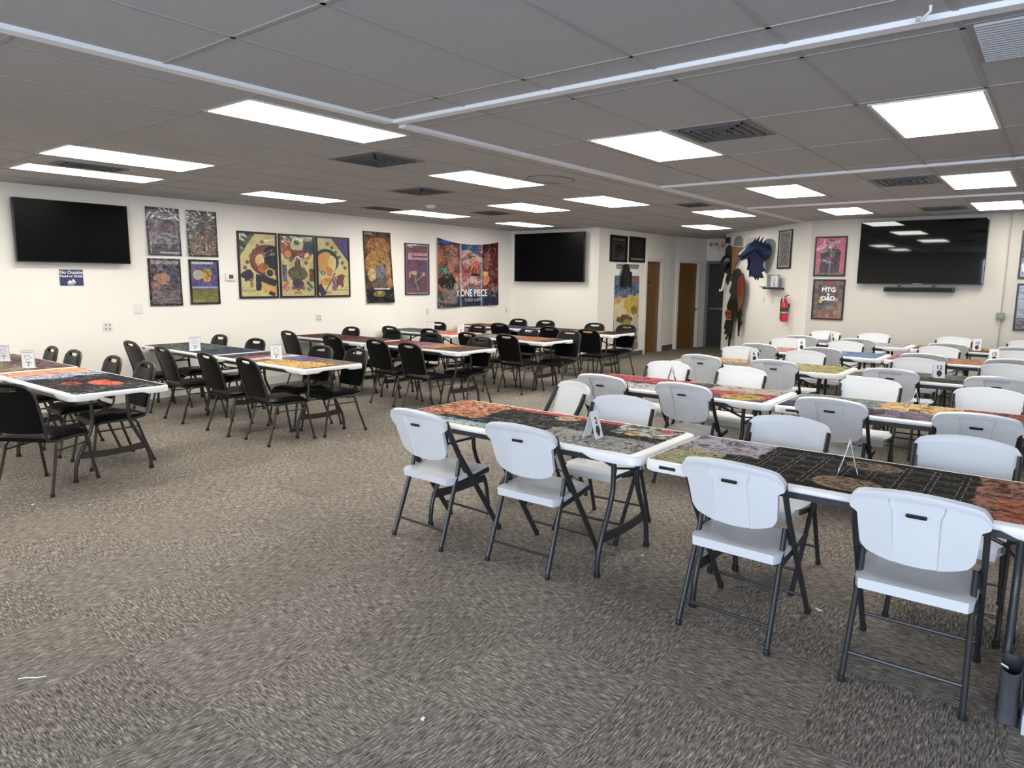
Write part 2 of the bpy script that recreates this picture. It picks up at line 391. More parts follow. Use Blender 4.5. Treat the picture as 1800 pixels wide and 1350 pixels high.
# doors
M_OAK = None
def wood():
    m, t, b = nt('door_veneer'); g = G(t); tc = g.n('ShaderNodeTexCoord'); mp = g.n('ShaderNodeMapping'); t.links.new(tc.outputs['Object'], mp.inputs[0])
    mp.inputs['Scale'].default_value = (9,9,.7)
    n = g.noise(mp.outputs[0], 4, 5, .6).outputs['Fac']
    g.put(b.inputs['Base Color'], g.ramp(n, [(.3,(.135,.062,.016)),(.5,(.18,.086,.023)),(.7,(.22,.108,.032))])); b.inputs['Roughness'].default_value = .45
    return m
M_OAK = wood()
def door(n, origin, ang, w0, w1, ztop, slab, hs, recess=.07, fm=M_TRIMW):
    root = bpy.data.objects.new('door_%d' % n, None); C.objects.link(root); root.location = origin; root.rotation_euler = (0,0,ang); tag(root, kind='structure')
    B(w0+.018,w1-.018,recess,recess+.045,.006,ztop-.018).build('door_slab', slab, root, smooth=0)
    f = MB(); f.box(w0-.055,w0+.02,-.018,.10,.0,ztop+.05); f.box(w1-.02,w1+.055,-.018,.10,.0,ztop+.05); f.box(w0+.02,w1-.02,-.018,.10,ztop-.02,ztop+.05)
    f.build('door_frame', fm, root, smooth=0, norm=False)
    return root
d1 = door(1, (0,YD,0), 0, DW[0], DW[1], 2.09, M_OAK, 1)
B(14.36,14.55,.062,.068,1.585,1.62).build('name_plate', mat('bronze_plate',(.05,.032,.018),.5), d1, smooth=0)
d2 = door(2, P2, a2, .14, .98, 2.09, M_OAK, 1)
MB().lathe([(.02,0),(.022,.04),(.0,.045)],12).build('door_knob', mat('brass',(.45,.33,.14),.3,1), d2, loc=(.9,.03,.95), rot=(R(90),0,0))
MB().lathe([(.03,0),(.03,.006)],14).build('door_sign', mat('door_badge',(.25,.15,.06),.5), d2, loc=(.52,.069,1.62), rot=(R(90),0,0))
M_GDOOR = mat('charcoal_door', (.035,.036,.038), .5); M_GFR = mat('grey_frame', (.17,.17,.165), .5)
d3 = door(3, (XD,P2e.y+.1,0), R(-90), .16, 1.1, 2.09, M_GDOOR, 1, fm=M_GFR)
MB().box(.22,1.05,.02,.07,.93,.99).build('push_bar', mat('bar_steel',(.35,.35,.35),.35,1), d3, bevel=.01)

# ------------------------------------------------------------------ ceiling fixtures
def troffer(box, label):
    x0,x1,y0,y1 = box; cx, cy = (x0+x1)/2, (y0+y1)/2; hx, hy = (x1-x0)/2, (y1-y0)/2
    t = thing('ceiling_light', label, 'ceiling light', (cx,cy,CEIL), 0, 'recessed light panels in the ceiling')
    f = MB(); r = .02; a, b_ = -.007, .0
    f.box(-hx-r,hx+r,-hy-r,-hy,a,b_); f.box(-hx-r,hx+r,hy,hy+r,a,b_); f.box(-hx-r,-hx,-hy,hy,a,b_); f.box(hx,hx+r,-hy,hy,a,b_)
    f.build('frame', M_TROF, t, smooth=0)
    # lens: the tubes inside show as faint brighter lines along its length
    B(-hx,hx,-hy,hy,-.006,-.001).build('diffuser', M_LIGHT, t, smooth=0)
LT = [
 ((2.44,3.70,3.90,4.37),'large light panel in front of the long header strip, nearest on the left'),
 ((2.38,3.61,6.40,7.03),'light panel over the left tables, second in line from the left wall'),
 ((2.52,3.78,7.74,8.22),'light panel nearest the left wall television, at the left frame edge'),
 ((4.65,5.78,2.33,2.90),'square-looking light panel beside the large dark air vent'),
 ((4.72,5.87,.45,1.0),'biggest light panel, at the upper right of the photo'),
 ((5.22,6.46,4.62,5.17),'light panel next to the ring stain, in the middle of the ceiling'),
 ((5.0,6.24,7.74,8.26),'light panel above the row of framed pictures'),
 ((7.66,8.96,7.92,8.46),'light panel right behind the smoke detector, near the left wall'),
 ((7.77,8.97,5.93,6.54),'middle light panel of the three in front of the end wall television'),
 ((10.22,11.40,7.92,8.42),'light panel closest to the end wall television'),
 ((7.70,8.93,4.60,5.20),'light panel just left of the long header strip, toward the hallway'),
 ((10.15,11.33,3.96,4.52),'light panel in front of the hallway, before the last one'),
 ((12.58,13.72,5.26,5.80),'farthest light panel, right at the mouth of the hallway'),
 ((7.96,9.11,2.36,2.91),'light panel above the blue dragon head trophy, right half of the ceiling'),
 ((10.78,11.82,2.36,2.88),'light panel above the two stacked frames, near the right wall'),
 ((8.13,9.34,.50,1.05),'light panel on the right in front of the wall conduit, nearer one'),
 ((11.0,12.15,.52,1.05),'light panel touching the top of the right wall television corner'),
 ((-.25,1.0,3.90,4.37),'light panel just outside the left photo edge, nearest the camera'),
 ((-.25,1.0,6.40,7.03),'light panel outside the left photo edge, second in line from the left wall'),
 ((-.25,1.0,7.74,8.22),'light panel outside the left photo edge, closest to the left wall'),
]
for bx, lb in LT: troffer(bx, lb)
M_VENT = mat('vent_grille', (.17,.168,.17), .6); M_VENTL = mat('vent_grille_light', (.30,.295,.30), .6)
def vent(box, label, m=M_VENT, name='ceiling_vent', rings=True):
    x0,x1,y0,y1 = box; cx, cy = (x0+x1)/2, (y0+y1)/2; hx, hy = (x1-x0)/2, (y1-y0)/2
    t = thing(name, label, 'air vent', (cx,cy,CEIL), 0, 'air vents in the ceiling')
    B(-hx,hx,-hy,hy,-.006,-.001).build('plate', m, t, smooth=0)
    s = MB()
    if rings:
        for k in range(1,5):
            a, b_ = hx*k/5, hy*k/5
            for bb in ((-a,a,-b_,-b_+.012),(-a,a,b_-.012,b_),(-a,-a+.012,-b_,b_),(a-.012,a,-b_,b_)): s.box(*bb,-.016,-.006)
    else:
        k = -hx+.02
        while k < hx-.01: s.box(k,k+.012,-hy+.03,hy-.03,-.016,-.006); k += .035
    s.build('louver', mat('louver_dark',(.09,.09,.095),.6) if m is M_VENT else mat('louver_light',(.45,.45,.46),.6), t, smooth=0)
vent((4.64,5.22,1.71,2.27),'large dark square air vent beside a light panel, right of centre')
vent((3.50,4.12,-.18,.42),'pale slatted air grille at the top right corner of the photo', M_VENTL, rings=False)
vent((4.0,4.6,4.60,5.22),'dark air vent behind the large left light panel')
vent((5.83,6.38,5.89,6.46),'dark air vent in the middle, second behind the large left light panel')
vent((6.95,7.55,8.0,8.30),'small dark air vent beside the light panel near the smoke detector')
vent((2.64,3.26,7.34,7.60),'dark slot vent between the two far left light panels')
vent((8.0,8.65,1.10,1.68),'dark air vent on the right, left of the nearer right light panel')
vent((11.3,11.85,1.15,1.70),'dark air vent above the right wall television')
vent((9.06,9.5,3.92,4.30),'narrow dark vent between light panels toward the hallway')
vent((8.40,8.95,6.98,7.45),'dark vent between two light panels in front of the end wall television')
sm = thing('smoke_detector', 'round white smoke detector on the ceiling near the left wall', 'smoke detector', (7.3,7.2,CEIL))
MB().lathe([(.075,-.001),(.075,-.02),(.06,-.045),(.02,-.05)],24).build('housing', M_TRIMW, sm)
MB().lathe([(.062,-.026),(.066,-.030),(.062,-.034)],24).build('vent_slot', mat('slot_grey',(.2,.2,.2),.6), sm)
rg = MB(); pts = [(.30*math.cos(a*math.pi/18), .22*math.sin(a*math.pi/18), -.003) for a in range(36)]
rg.tube(pts, .004, 6, closed=True); tag(rg.build('stain_ring', mat('stain',(.16,.13,.12),.8), loc=(6.17,4.33,CEIL)), 'thin dark oval ring mark on a ceiling tile in mid ceiling', 'stain')
hk = MB().tube([(0,0,0),(0,.0,-.02),(.02,.03,-.04),(.05,.05,-.03),(.06,.05,-.015)], .006, 8)
tag(hk.build('ceiling_hook', M_TRIMW, loc=(3.2,.50,CEIL-.001)), 'small white hook hanging from the ceiling at the top right edge', 'hook')

# ------------------------------------------------------------------ wall pieces
def on_left(name, label, cat, x, z, group=None): return thing(name, label, cat, (x,YL-.002,z), 0, group)
def on_right(name, label, cat, y, z, group=None): return thing(name, label, cat, (XR-.002,y,z), R(-90), group)
def on_end(name, label, cat, y, z, group=None): return thing(name, label, cat, (XE-.002,y,z), R(-90), group)
def on_hall(name, label, cat, x, z, group=None): return thing(name, label, cat, (x,YD-.002,z), 0, group)
def on_diag(name, label, cat, s, z, off=.003, group=None):
    p = DG0+dgd*s+Vector((-.70711,.70711,0))*off
    return thing(name, label, cat, (p.x,p.y,z), R(225), group)

def tv(t, wd, h, sm_, gap=.07, d=.05, tilt=0):
    s = B(-wd/2,wd/2,-gap-d,-gap,0,h).build('housing', M_BLACK, t, bevel=.006)
    q = B(-wd/2+.008,wd/2-.008,-gap-d-.0025,-gap-d+.001,.014,h-.008).build('screen', sm_, t, smooth=0)
    k = B(-.2,.2,-gap+.0,0,h*.3,h*.7).build('wall_mount', M_STEEL, t, smooth=0)
    if tilt:
        for o in (s,q): o.rotation_euler = (tilt,0,0)
    return t
tv(on_left('television','large black television on the left wall above a small blue notice','television',3.49,1.79), 1.24,.72,M_SCREENM,gap=.06,d=.06)
tv(on_end('television','large black television on the end wall beside the hallway doors','television',8.48,1.60), 1.76,1.0,M_SCREENM)
t3 = tv(on_right('television','large glossy black television on the right wall showing ceiling light reflections','television',1.82,1.62), 1.74,.99,M_SCREEN)
B(-.06,.06,-.124,-.121,.003,.012).build('badge', mat('badge_silver',(.3,.3,.3),.3,1), t3, smooth=0)
sb = on_right('soundbar','long black soundbar under the right wall television','soundbar',1.80,1.50)
B(-.49,.49,-.10,-.01,0,.075).build('body', M_BLACK, sb, bevel=.012)
B(-.46,.46,-.102,-.099,.012,.063).build('grille', mat('grille_cloth',(.006,.006,.006),.9), sb, smooth=0)
for sx in (-.28,.2): B(sx-.02,sx+.02,-.04,0,.07,.10).build('bracket', M_STEEL, sb, smooth=0)

def frame(t, wd, h, am, bw=.03, d=.022):
    f = MB(); f.box(-wd/2,wd/2,-d,0,0,bw); f.box(-wd/2,wd/2,-d,0,h-bw,h); f.box(-wd/2,-wd/2+bw,-d,0,bw,h-bw); f.box(wd/2-bw,wd/2,-d,0,bw,h-bw)
    f.build('frame', M_FRAME, t, smooth=0, bevel=0)
    B(-wd/2+bw,wd/2-bw,-d+.008,-.002,bw,h-bw).build('print', am, t, smooth=0)
    return t
def poster(t, wd, h, am, curl=.0, nu=16, nv=12, skew=0):
    """unframed sheet with a slight ripple"""
    ph = rnd.random()*6
    def fn(i, j):
        u, v = i/nu, j/nv
        y = -.006-curl*(.5+.5*math.sin(ph+u*5+v*3))-curl*1.2*(1-v)**3
        x = (u-.5)*wd+skew*v; p = Vector((x,y,v*h)); return p, p+Vector((0,.002,0))
    return MB().shell(nu,nv,fn).build('sheet', am, t, smooth=60)

# "No Outside Food or Drink"
ns = on_left('notice','small dark blue notice below the left television, reading No Outside Food or Drink','sign',3.455,1.515)
M_NAVY = mat('notice_navy', lin('#3a3a62'), .5)
B(-.13,.13,-.004,0,0,.195).build('panel', M_NAVY, ns, smooth=0)
text('No Outside', .052, M_PAPER, ns, (0,-.0055,.160), bold=.0012); text('Food or Drink', .042, M_PAPER, ns, (0,-.0055,.116), bold=.001)
sg = MB(); Mx = Matrix.Rotation(R(90),4,'X')
sg.prism([(-.045,.022),(-.048,.045),(-.03,.062),(-.012,.066),(.022,.03)],.0045,.006,Mx); sg.prism([(0,.064),(.012,.082),(.032,.07),(.04,.045),(.036,.022)],.0045,.006,Mx); sg.prism([(-.045,.008),(.025,.008),(.025,.016),(-.045,.016)],.0045,.006,Mx)
sg.build('symbol', M_PAPER, ns, smooth=0)

# four large printed sheets left of the frames (generic abstract artwork in the same colours)
A1 = art('print_silver', [dict(p=('#15131c','#4a4553','#8d8592','#b9b1ba','#5a505c'),s=3,w=2.2,st=(1,2)), dict(r=(0,1,.5,.75),p=('#3a3038','#7f6a74','#a08f99'),s=4,w=2,n=.2,e=.08), dict(r=(.12,.9,.04,.24),p=('#1a1820','#70697a'),s=5,st=(.3,6),n=.03), dict(r=(.35,.95,.04,.08),c='#a8b0bc'), dict(r=(0,.07,0,1),c='#2a2836'), dict(r=(.93,1,0,1),c='#3c3950'), dict(r=(0,1,.95,1),c='#17151d'), dict(r=(0,1,0,.03),c='#17151d')], aspect=1.43, rough=.3, coat=.6, bump=(5,.6))
A2 = art('print_grey', [dict(p=('#121110','#3a3835','#77726d','#a59d96'),s=3,w=2.4,st=(1,1.6)), dict(r=(0,1,.15,.45),p=('#3d3229','#75604d','#9a836a'),s=5,w=2,n=.25,ns=3,e=.08), dict(o=(.68,.52,.12,.06),p=('#5a2c22','#a35a40'),s=8,n=.1), dict(r=(.05,.95,.04,.12),p=('#6b4736','#a2755c'),s=3,st=(1,8)), dict(r=(0,.06,0,1),c='#0f0e0e'), dict(r=(.94,1,0,1),c='#0f0e0e'), dict(r=(0,1,.94,1),c='#0f0e0e'), dict(r=(0,1,0,.04),c='#0f0e0e')], aspect=1.43, rough=.3, coat=.6, bump=(5,.6))
A3 = art('print_dark_mixed', [dict(p=('#171420','#332d40','#5c4d58','#8a7a7c','#2a2534'),s=4.5,w=1.8), dict(o=(.66,.66,.22,.16),p=('#26304a','#4a5a80'),s=4,n=.25), dict(o=(.38,.56,.24,.12),p=('#6d5a3c','#b7a575','#c4604a','#d8c6a8'),s=6,n=.25), dict(o=(.2,.42,.13,.12),p=('#7c4a44','#b58a80'),s=7,n=.2), dict(r=(.08,.92,.06,.32),p=('#201b24','#796b72','#b1a5a8'),s=6,st=(.5,5)), dict(r=(.08,.92,.88,.95),p=('#d0ccd4','#40384a'),s=8), dict(r=(0,.06,0,1),c='#141a16'), dict(r=(.95,1,0,1),c='#1c2a24'), dict(r=(0,1,0,.035),c='#141a16')], aspect=1.43, rough=.35, coat=.4, bump=(5,.4))
A4 = art('print_blue_gold', [dict(p=('#2c2a55','#4a4684','#6b5fa0','#37508a'),s=4,w=1.6), dict(o=(.3,.66,.17,.11),p=('#c4923c','#e3c070','#8f8aa0'),s=4,n=.15), dict(o=(.32,.68,.10,.07),c='#a7a9bd'), dict(o=(.58,.66,.17,.15),p=('#5a431e','#c7992f','#e8c864'),s=6,n=.25), dict(o=(.85,.55,.14,.10),p=('#8f3350','#4a4684','#c65a76'),s=7,n=.2), dict(r=(0,1,.36,.40),c='#aab0c8'), dict(r=(0,1,0,.34),p=('#4c4a30','#7c7a3a','#8f8a52'),s=4,st=(.4,7)), dict(r=(.08,.5,.04,.12),c='#9a9440'), dict(r=(.1,.8,.9,.95),c='#c8c8b8'), dict(r=(0,.07,0,1),c='#10130f'), dict(r=(.93,1,0,1),c='#10130f'), dict(r=(0,1,.955,1),c='#10130f'), dict(r=(0,1,0,.04),c='#10130f')], aspect=1.43, rough=.35, coat=.4, bump=(5,.3))
gp = 'four unframed prints left of the frames'
poster(on_left('poster','silvery purple rippled print, upper left of the four unframed prints','poster',4.605,1.915,gp), .445,.625,A1,.010)
poster(on_left('poster','grey and brown rippled print, upper right of the four unframed prints','poster',5.14,1.915,gp), .435,.625,A2,.010)
poster(on_left('poster','dark mixed colour print, lower left of the four unframed prints','poster',4.59,1.245,gp), .44,.63,A3,.006)
poster(on_left('poster','blue and gold print, lower right of the four unframed prints','poster',5.14,1.255,gp), .44,.62,A4,.006)
th = on_left('thermostat','white wall thermostat with grey display left of the framed pictures','thermostat',5.53,1.585)
B(-.075,.075,-.028,0,0,.115).build('housing', M_TRIMW, th, bevel=.008)
B(-.03,.035,-.030,-.027,.03,.085).build('display', mat('lcd_grey',(.06,.07,.065),.3), th, smooth=0)

# three framed pictures (generic arched designs in the same colours)
CR = '#d9c888'
def medallions(pts, c='#5b3a44'): return [dict(o=(x,y,.055,.032),p=(c,'#8c6c5a','#2c2a3e'),s=12) for x, y in pts]
F1 = art('picture_left', [dict(c=CR), dict(r=(0,.45,.60,1),p=('#3f5a3a','#5a7348','#3c3346','#56404e'),s=3,n=.1), dict(l=(.0,.5,.62,1.02,.13),c=CR),
  dict(o=(.78,.58,.52,.26),c='#6b3a2c'), dict(o=(.78,.58,.46,.225),c='#8a4a33'), dict(o=(.86,.62,.24,.20),c='#22232e'), dict(o=(.55,.58,.12,.11),p=('#c77838','#e6b878','#efd9a6'),s=5,n=.1), dict(o=(.64,.46,.16,.08),p=('#7c3c34','#d9853e'),s=4,n=.1),
  dict(o=(.82,.38,.13,.075),c=CR), dict(o=(.82,.38,.10,.06),c='#2a4030'), dict(r=(.6,1,.06,.32),p=('#d99b3e','#efc468'),s=4,n=.12), dict(l=(.55,.30,1,.20,.09),c='#2b2a3a',n=.08), dict(o=(.2,.34,.17,.09),p=('#2a2640','#3b3358'),s=4,n=.25,ns=9), dict(l=(.5,.36,.48,.10,.08),p=('#22223a','#30304c'),s=4,n=.12), dict(l=(.28,.30,.30,.14,.035),c='#8a7448',n=.05),
  dict(r=(.02,.4,.075,.085),c='#7d8a4a'), dict(r=(.02,.4,.10,.108),c='#7d8a4a'), dict(l=(.78,.06,.95,.02,.05),c='#3a2a54')]+medallions([(.13,.46),(.2,.55),(.3,.64),(.4,.73),(.5,.81),(.62,.88)]), aspect=1.55, rough=.4, coat=1, bump=(2.2,.55))
F2 = art('picture_middle', [dict(c='#c9b97c'), dict(r=(0,1,.62,1),p=('#4a5638','#6d7048','#39445a'),s=3,n=.1), dict(o=(.12,.80,.2,.13),p=('#8a3a2e','#c7703a','#4b2c3c'),s=4,n=.15), dict(o=(.85,.80,.2,.13),p=('#25323c','#3c5560','#c08a50'),s=4,n=.15), dict(o=(.5,.86,.2,.12),c='#d6cfa0',n=.08), dict(o=(.5,.90,.1,.04),c='#5a7040',n=.05), dict(o=(.5,.70,.22,.08),p=('#9a4a34','#5e3d4c'),s=4,n=.1), dict(o=(.22,.70,.10,.06),c='#d89048'), dict(o=(.8,.68,.09,.06),c='#d08a44'),
  dict(l=(.0,.7,.5,.2,.05),c='#dccb8c'), dict(l=(1,.7,.5,.2,.05),c='#dccb8c'), dict(o=(.5,.55,.12,.12),c='#d9c98c'), dict(o=(.5,.53,.09,.12),c='#3a2c2c'), dict(o=(.5,.52,.05,.08),c='#7c4234'), dict(o=(.5,.38,.3,.13),p=('#55563a','#77704a','#3e3a34','#8a4a3c'),s=6,n=.1,ns=10), dict(l=(.1,.52,.1,.24,.07),p=('#20284a','#8a8a9a'),s=4,n=.06), dict(r=(.86,1,.24,.46),p=('#274038','#a04a44'),s=5,n=.05),
  dict(o=(.5,.2,.18,.09),p=('#5a3444','#2e3050','#94604a'),s=7,n=.1), dict(l=(.2,.24,.05,.12,.04),c='#c8623c'), dict(l=(.22,.14,.12,.07,.04),c='#d87850'), dict(l=(.78,.24,.95,.12,.04),c='#2f6650'), dict(l=(.78,.14,.88,.07,.04),c='#4a8068'), dict(r=(0,1,0,.07),c='#d3c184')]+medallions([(.3,.6),(.76,.56),(.35,.13),(.5,.11),(.66,.13)],'#3a3444'), aspect=1.55, rough=.4, coat=1, bump=(2.2,.55))
F3 = art('picture_right', [dict(c=CR), dict(r=(.4,1,.60,1),p=('#3a3164','#5c4282','#2f3f78','#71508c'),s=3,n=.1), dict(l=(.25,1.02,1.0,.48,.13),c='#cfbd80'), dict(l=(.40,1.05,1.02,.60,.012),c='#2f4a40'),
  dict(o=(.26,.60,.46,.24),c='#cfd0a0'), dict(o=(.26,.60,.42,.215),c='#29483c'), dict(o=(.24,.56,.3,.2),p=('#c77f34','#dea04a','#cf8d3c'),s=3,n=.05), dict(o=(.46,.56,.13,.14),p=('#d9b868','#ecd79c'),s=4,n=.05), dict(o=(.30,.42,.2,.08),p=('#cf6a34','#e08a44'),s=4,n=.2), dict(o=(.16,.40,.12,.07),c=CR), dict(o=(.16,.40,.095,.055),p=('#2c4a34','#c8c088'),s=5), dict(l=(.05,.22,.4,.26,.1),p=('#7a4a2c','#d9973c','#e9bd60'),s=4,n=.1), dict(l=(.0,.18,.18,.0,.09),c='#2c3550'), dict(l=(.2,.05,.55,.4,.02),c='#4a6a58'), dict(l=(.52,.34,.52,.08,.08),p=('#4a3a6a','#8a5a7c','#caa8a0'),s=7,n=.12), dict(l=(.74,.36,.72,.16,.11),p=('#54302c','#7c4638','#2e2430'),s=7,n=.2,ns=9), dict(r=(.55,.98,.09,.10),c='#6a3a54')]+medallions([(.32,.90),(.46,.84),(.58,.76),(.7,.68),(.8,.58),(.88,.49)],'#4a3450'), aspect=1.55, rough=.4, coat=1, bump=(2.2,.55))
gf = 'three framed pictures with arched designs'
for k, (x0,x1,am,lb,ic) in enumerate(((5.66,6.315,F1,'black-framed picture with a dark-haired figure panel, left of the three',.22),(6.345,7.005,F2,'black-framed picture with a symmetrical crest design, middle of the three',0),(7.03,7.70,F3,'black-framed picture with orange hair shape and purple corner, right of three',-.12))):
    t = frame(on_left('framed_picture',lb,'picture',(x0+x1)/2,1.325,gf), x1-x0,.98,am)
    text('MAGIC', .042, mat('ink_brown',lin('#5a2a1e'),.6), t, (ic if k != 1 else .0,-.0152,.075), bold=.001)
# tall gold banner
BN = art('banner_gold', [dict(p=('#16100c','#3c2616','#6d441f','#221712'),s=4,w=1.8), dict(o=(.5,.80,.42,.12),p=('#2c1a10','#8a5524','#c08a3c','#4a2a16'),s=6,st=(2,1),w=1.4,n=.15), dict(o=(.5,.64,.36,.11),p=('#6d3f1a','#a8742f','#d2a455'),s=8,w=1.6,n=.12), dict(o=(.24,.55,.18,.14),p=('#7a4a1c','#d29a48'),s=7,st=(1,3),n=.12), dict(o=(.28,.40,.15,.09),p=('#a8824c','#e8cf98'),s=6,n=.15), dict(o=(.82,.48,.1,.16),p=('#8a5a24','#e0b465'),s=5,n=.15), dict(o=(.55,.44,.16,.11),p=('#4a4450','#8f8894','#262430'),s=9,n=.12), dict(o=(.85,.28,.12,.07),p=('#7c3c22','#d0965a'),s=6,n=.1), dict(r=(0,1,0,.205),c='#0d0d0c'), dict(o=(.5,.27,.24,.08),p=('#2a2422','#8a7a6a'),s=9), dict(o=(.5,.13,.2,.045),p=('#5a4a20','#a8924a'),s=8), dict(o=(.5,.145,.06,.03),c='#c9a050'), dict(r=(0,.04,0,1),c='#100d0b'), dict(r=(.96,1,0,1),c='#100d0b'), dict(r=(.04,.3,.955,.98),c='#a8888a')], aspect=1.95, rough=.5)
t = on_left('banner','tall gold and black hanging banner right of the framed pictures','banner',8.365,1.21)
poster(t, .63,1.23,BN,.018,skew=-.05)
text('CHAMPIONSHIP SERIES', .036, M_PAPER, t, (.005,-.058,.245), bold=.001)
# purple framed poster
PP = art('poster_purple', [dict(p=('#5c3048','#6e3c54','#613450'),s=3), dict(o=(.75,.55,.2,.14),p=('#3a3a66','#5a3a5a'),s=5,n=.2), dict(o=(.4,.27,.26,.15),p=('#2c2430','#4a3c48','#6a5660'),s=7,n=.25), dict(o=(.34,.44,.16,.03),c='#a3a49c',n=.08), dict(o=(.36,.41,.10,.03),c='#cbb08c',n=.05), dict(o=(.17,.38,.05,.06),c='#d47a44',n=.05), dict(l=(.42,.25,.78,.40,.012),c='#b09a8c'), dict(l=(.42,.25,.56,.06,.012),c='#b8a890'), dict(l=(.38,.22,.46,.40,.012),c='#b09a8c'), dict(o=(.78,.40,.07,.04),c='#c98f88',n=.05), dict(r=(0,1,0,.018),c='#b7a9c4'), dict(r=(0,1,.982,1),c='#b7a9c4'), dict(r=(0,.03,0,1),c='#a093b4'), dict(r=(.97,1,0,1),c='#a093b4')], aspect=1.5, rough=.4, coat=.8, bump=(2.5,.5))
t = frame(on_left('framed_poster','narrow purple poster in a thin dark frame, between the banner and tapestry','poster',9.28,1.34), .62,.945,PP,bw=.022)
M_PINK = mat('ink_pink', lin('#d7a6b4'), .6)
text('&', .17, M_PINK, t, (-.19,-.0158,.70), bold=.002); text('DUNGEONS', .075, M_PINK, t, (.05,-.0158,.745), bold=.002); text('COMPANIONS', .062, M_PINK, t, (.06,-.0158,.665), bold=.002)
# wide tapestry
TP = art('tapestry', [dict(p=('#141826','#262a3c','#3c2c34','#1a1c26'),s=3,w=1.5),
  dict(r=(0,.36,.2,.9),p=('#3a1f1c','#8a3c28','#b8603a','#4a3038','#7c5048'),s=4,w=1.6,n=.1), dict(o=(.12,.95,.08,.05),c='#2b58a8'), dict(o=(.2,.75,.11,.14),p=('#5a3028','#a87460','#7c4038'),s=6,n=.15), dict(o=(.08,.68,.07,.12),p=('#a04a24','#d07a3a'),s=5,n=.1), dict(o=(.08,.54,.07,.06),c='#3f8f7c',n=.08), dict(o=(.15,.38,.14,.12),p=('#141216','#2e2224'),s=5,n=.15), dict(l=(.18,.58,.3,.42,.02),c='#b06a64'), dict(o=(.3,.42,.03,.03),c='#e8a050'), dict(o=(.28,.31,.03,.05),c='#7fb0b4',n=.05), dict(r=(0,.34,.06,.25),p=('#2c2224','#8a7c7a','#54383a'),s=6,n=.1),
  dict(r=(.36,.70,0,1),p=('#b08a8c','#d8b8b0','#8a4a54','#c05040','#e0d4d8'),s=5,w=1.8,n=.02), dict(r=(.36,.7,.85,1),p=('#1c3f78','#2c6aa8'),s=5,n=.12), dict(o=(.42,.52,.05,.14),c='#a83a44',n=.06), dict(o=(.58,.58,.05,.12),c='#cf5a22',n=.06), dict(o=(.6,.48,.07,.02),c='#1c1614',n=.05), dict(o=(.60,.82,.035,.04),c='#2b74a8'), dict(o=(.66,.88,.03,.04),c='#a83a4c'), dict(o=(.64,.96,.03,.03),c='#202c3a'), dict(o=(.55,.25,.045,.06),c='#3a88a8'), dict(l=(.42,.30,.5,.1,.03),c='#b83228'),
  dict(r=(.70,1,.0,1),p=('#170c0e','#4a1418','#7c2420','#26121a','#1a0e12'),s=4,w=1.8,n=.02), dict(o=(.78,.70,.06,.13),p=('#7c3024','#b05a44'),s=6,n=.15), dict(o=(.76,.50,.05,.05),c='#d8b83c',n=.08), dict(o=(.77,.40,.05,.07),c='#df7c2a',n=.08), dict(o=(.93,.28,.07,.07),p=('#a87c40','#5a3a34'),s=8,n=.1), dict(r=(.3,1,0,.22),p=('#101830','#1c2a4c'),s=3,n=.12,e=.05), dict(r=(.353,.367,0,1),c='#9cc4e8',n=.02,ns=20), dict(r=(.693,.706,0,1),c='#9cc4e8',n=.02,ns=20)], aspect=.72, rough=.6)
t = on_left('tapestry','wide colourful wall tapestry with three panels, reading One Piece Card Game','tapestry',10.74,1.09)
nu, nv = 24, 14
def tap(i, j):
    u, v = i/nu, j/nv; sag = -.05*4*u*(1-u)*(v > .99) ; p = Vector(((u-.5)*1.86, -.008-.012*(1+math.sin(u*9+v*2)), v*1.33+sag*v-.04*4*u*(1-u)*(v**3)+ .02*(u-.5)*(1-v)))
    return p, p+Vector((0,.002,0))
MB().shell(nu,nv,tap).build('cloth', TP, t, smooth=60)
text('ONE PIECE', .20, M_PAPER, t, (.12,-.036,.265), bold=.004, sx=.86); text('CARD GAME', .09, mat('ink_grey_blue',lin('#b8bcc8'),.6), t, (.1,-.036,.13), sx=1.05)
cr = MB(); cr.bar((-.41,-.037,.20),(-.33,-.037,.33),.014,.001,(0,1,0)); cr.bar((-.33,-.037,.20),(-.41,-.037,.33),.014,.001,(0,1,0)); cr.build('emblem', M_PAPER, t, smooth=0)

# outlets and switches
def plate(t, wd, h, kind):
    B(-wd/2,wd/2,-.006,0,0,h).build('cover_plate', mat('plate_white',(.78,.76,.70),.4), t, bevel=.002)
    n = 2 if wd > .1 else 1
    for k in range(n):
        x = (k-(n-1)/2)*.046
        if kind == 's': B(x-.005,x+.005,-.014,-.005,h/2-.012,h/2+.012).build('toggle', M_TRIMW, t, smooth=0)
        else:
            for zz in (h*.3,h*.7): B(x-.012,x+.012,-.008,-.005,zz-.014,zz+.014).build('socket', mat('socket_grey',(.35,.34,.31),.5), t, smooth=0)
plate(on_left('light_switch','double light switch plate on the left wall below the notice','switch',4.215,1.15), .115,.125,'s')
plate(on_left('wall_outlet','double wall outlet low on the left wall, nearest the camera','outlet',3.825,.935), .115,.125,'o')
plate(on_left('wall_outlet','wall outlet low under the three framed pictures','outlet',7.05,.935), .115,.12,'o')
plate(on_left('wall_outlet','wall outlet low between purple poster and wide tapestry','outlet',9.55,.96), .075,.12,'o')
plate(on_left('wall_outlet','wall outlet at the far corner right of the tapestry','outlet',11.97,.92), .075,.12,'o')
plate(on_diag('light_switch','light switch plate on the angled wall, left of the pair','switch',1.555,1.23), .075,.125,'s')
plate(on_diag('light_switch','light switch plate on the angled wall, right of the pair, below the shelf','switch',1.18,1.23), .075,.125,'s')

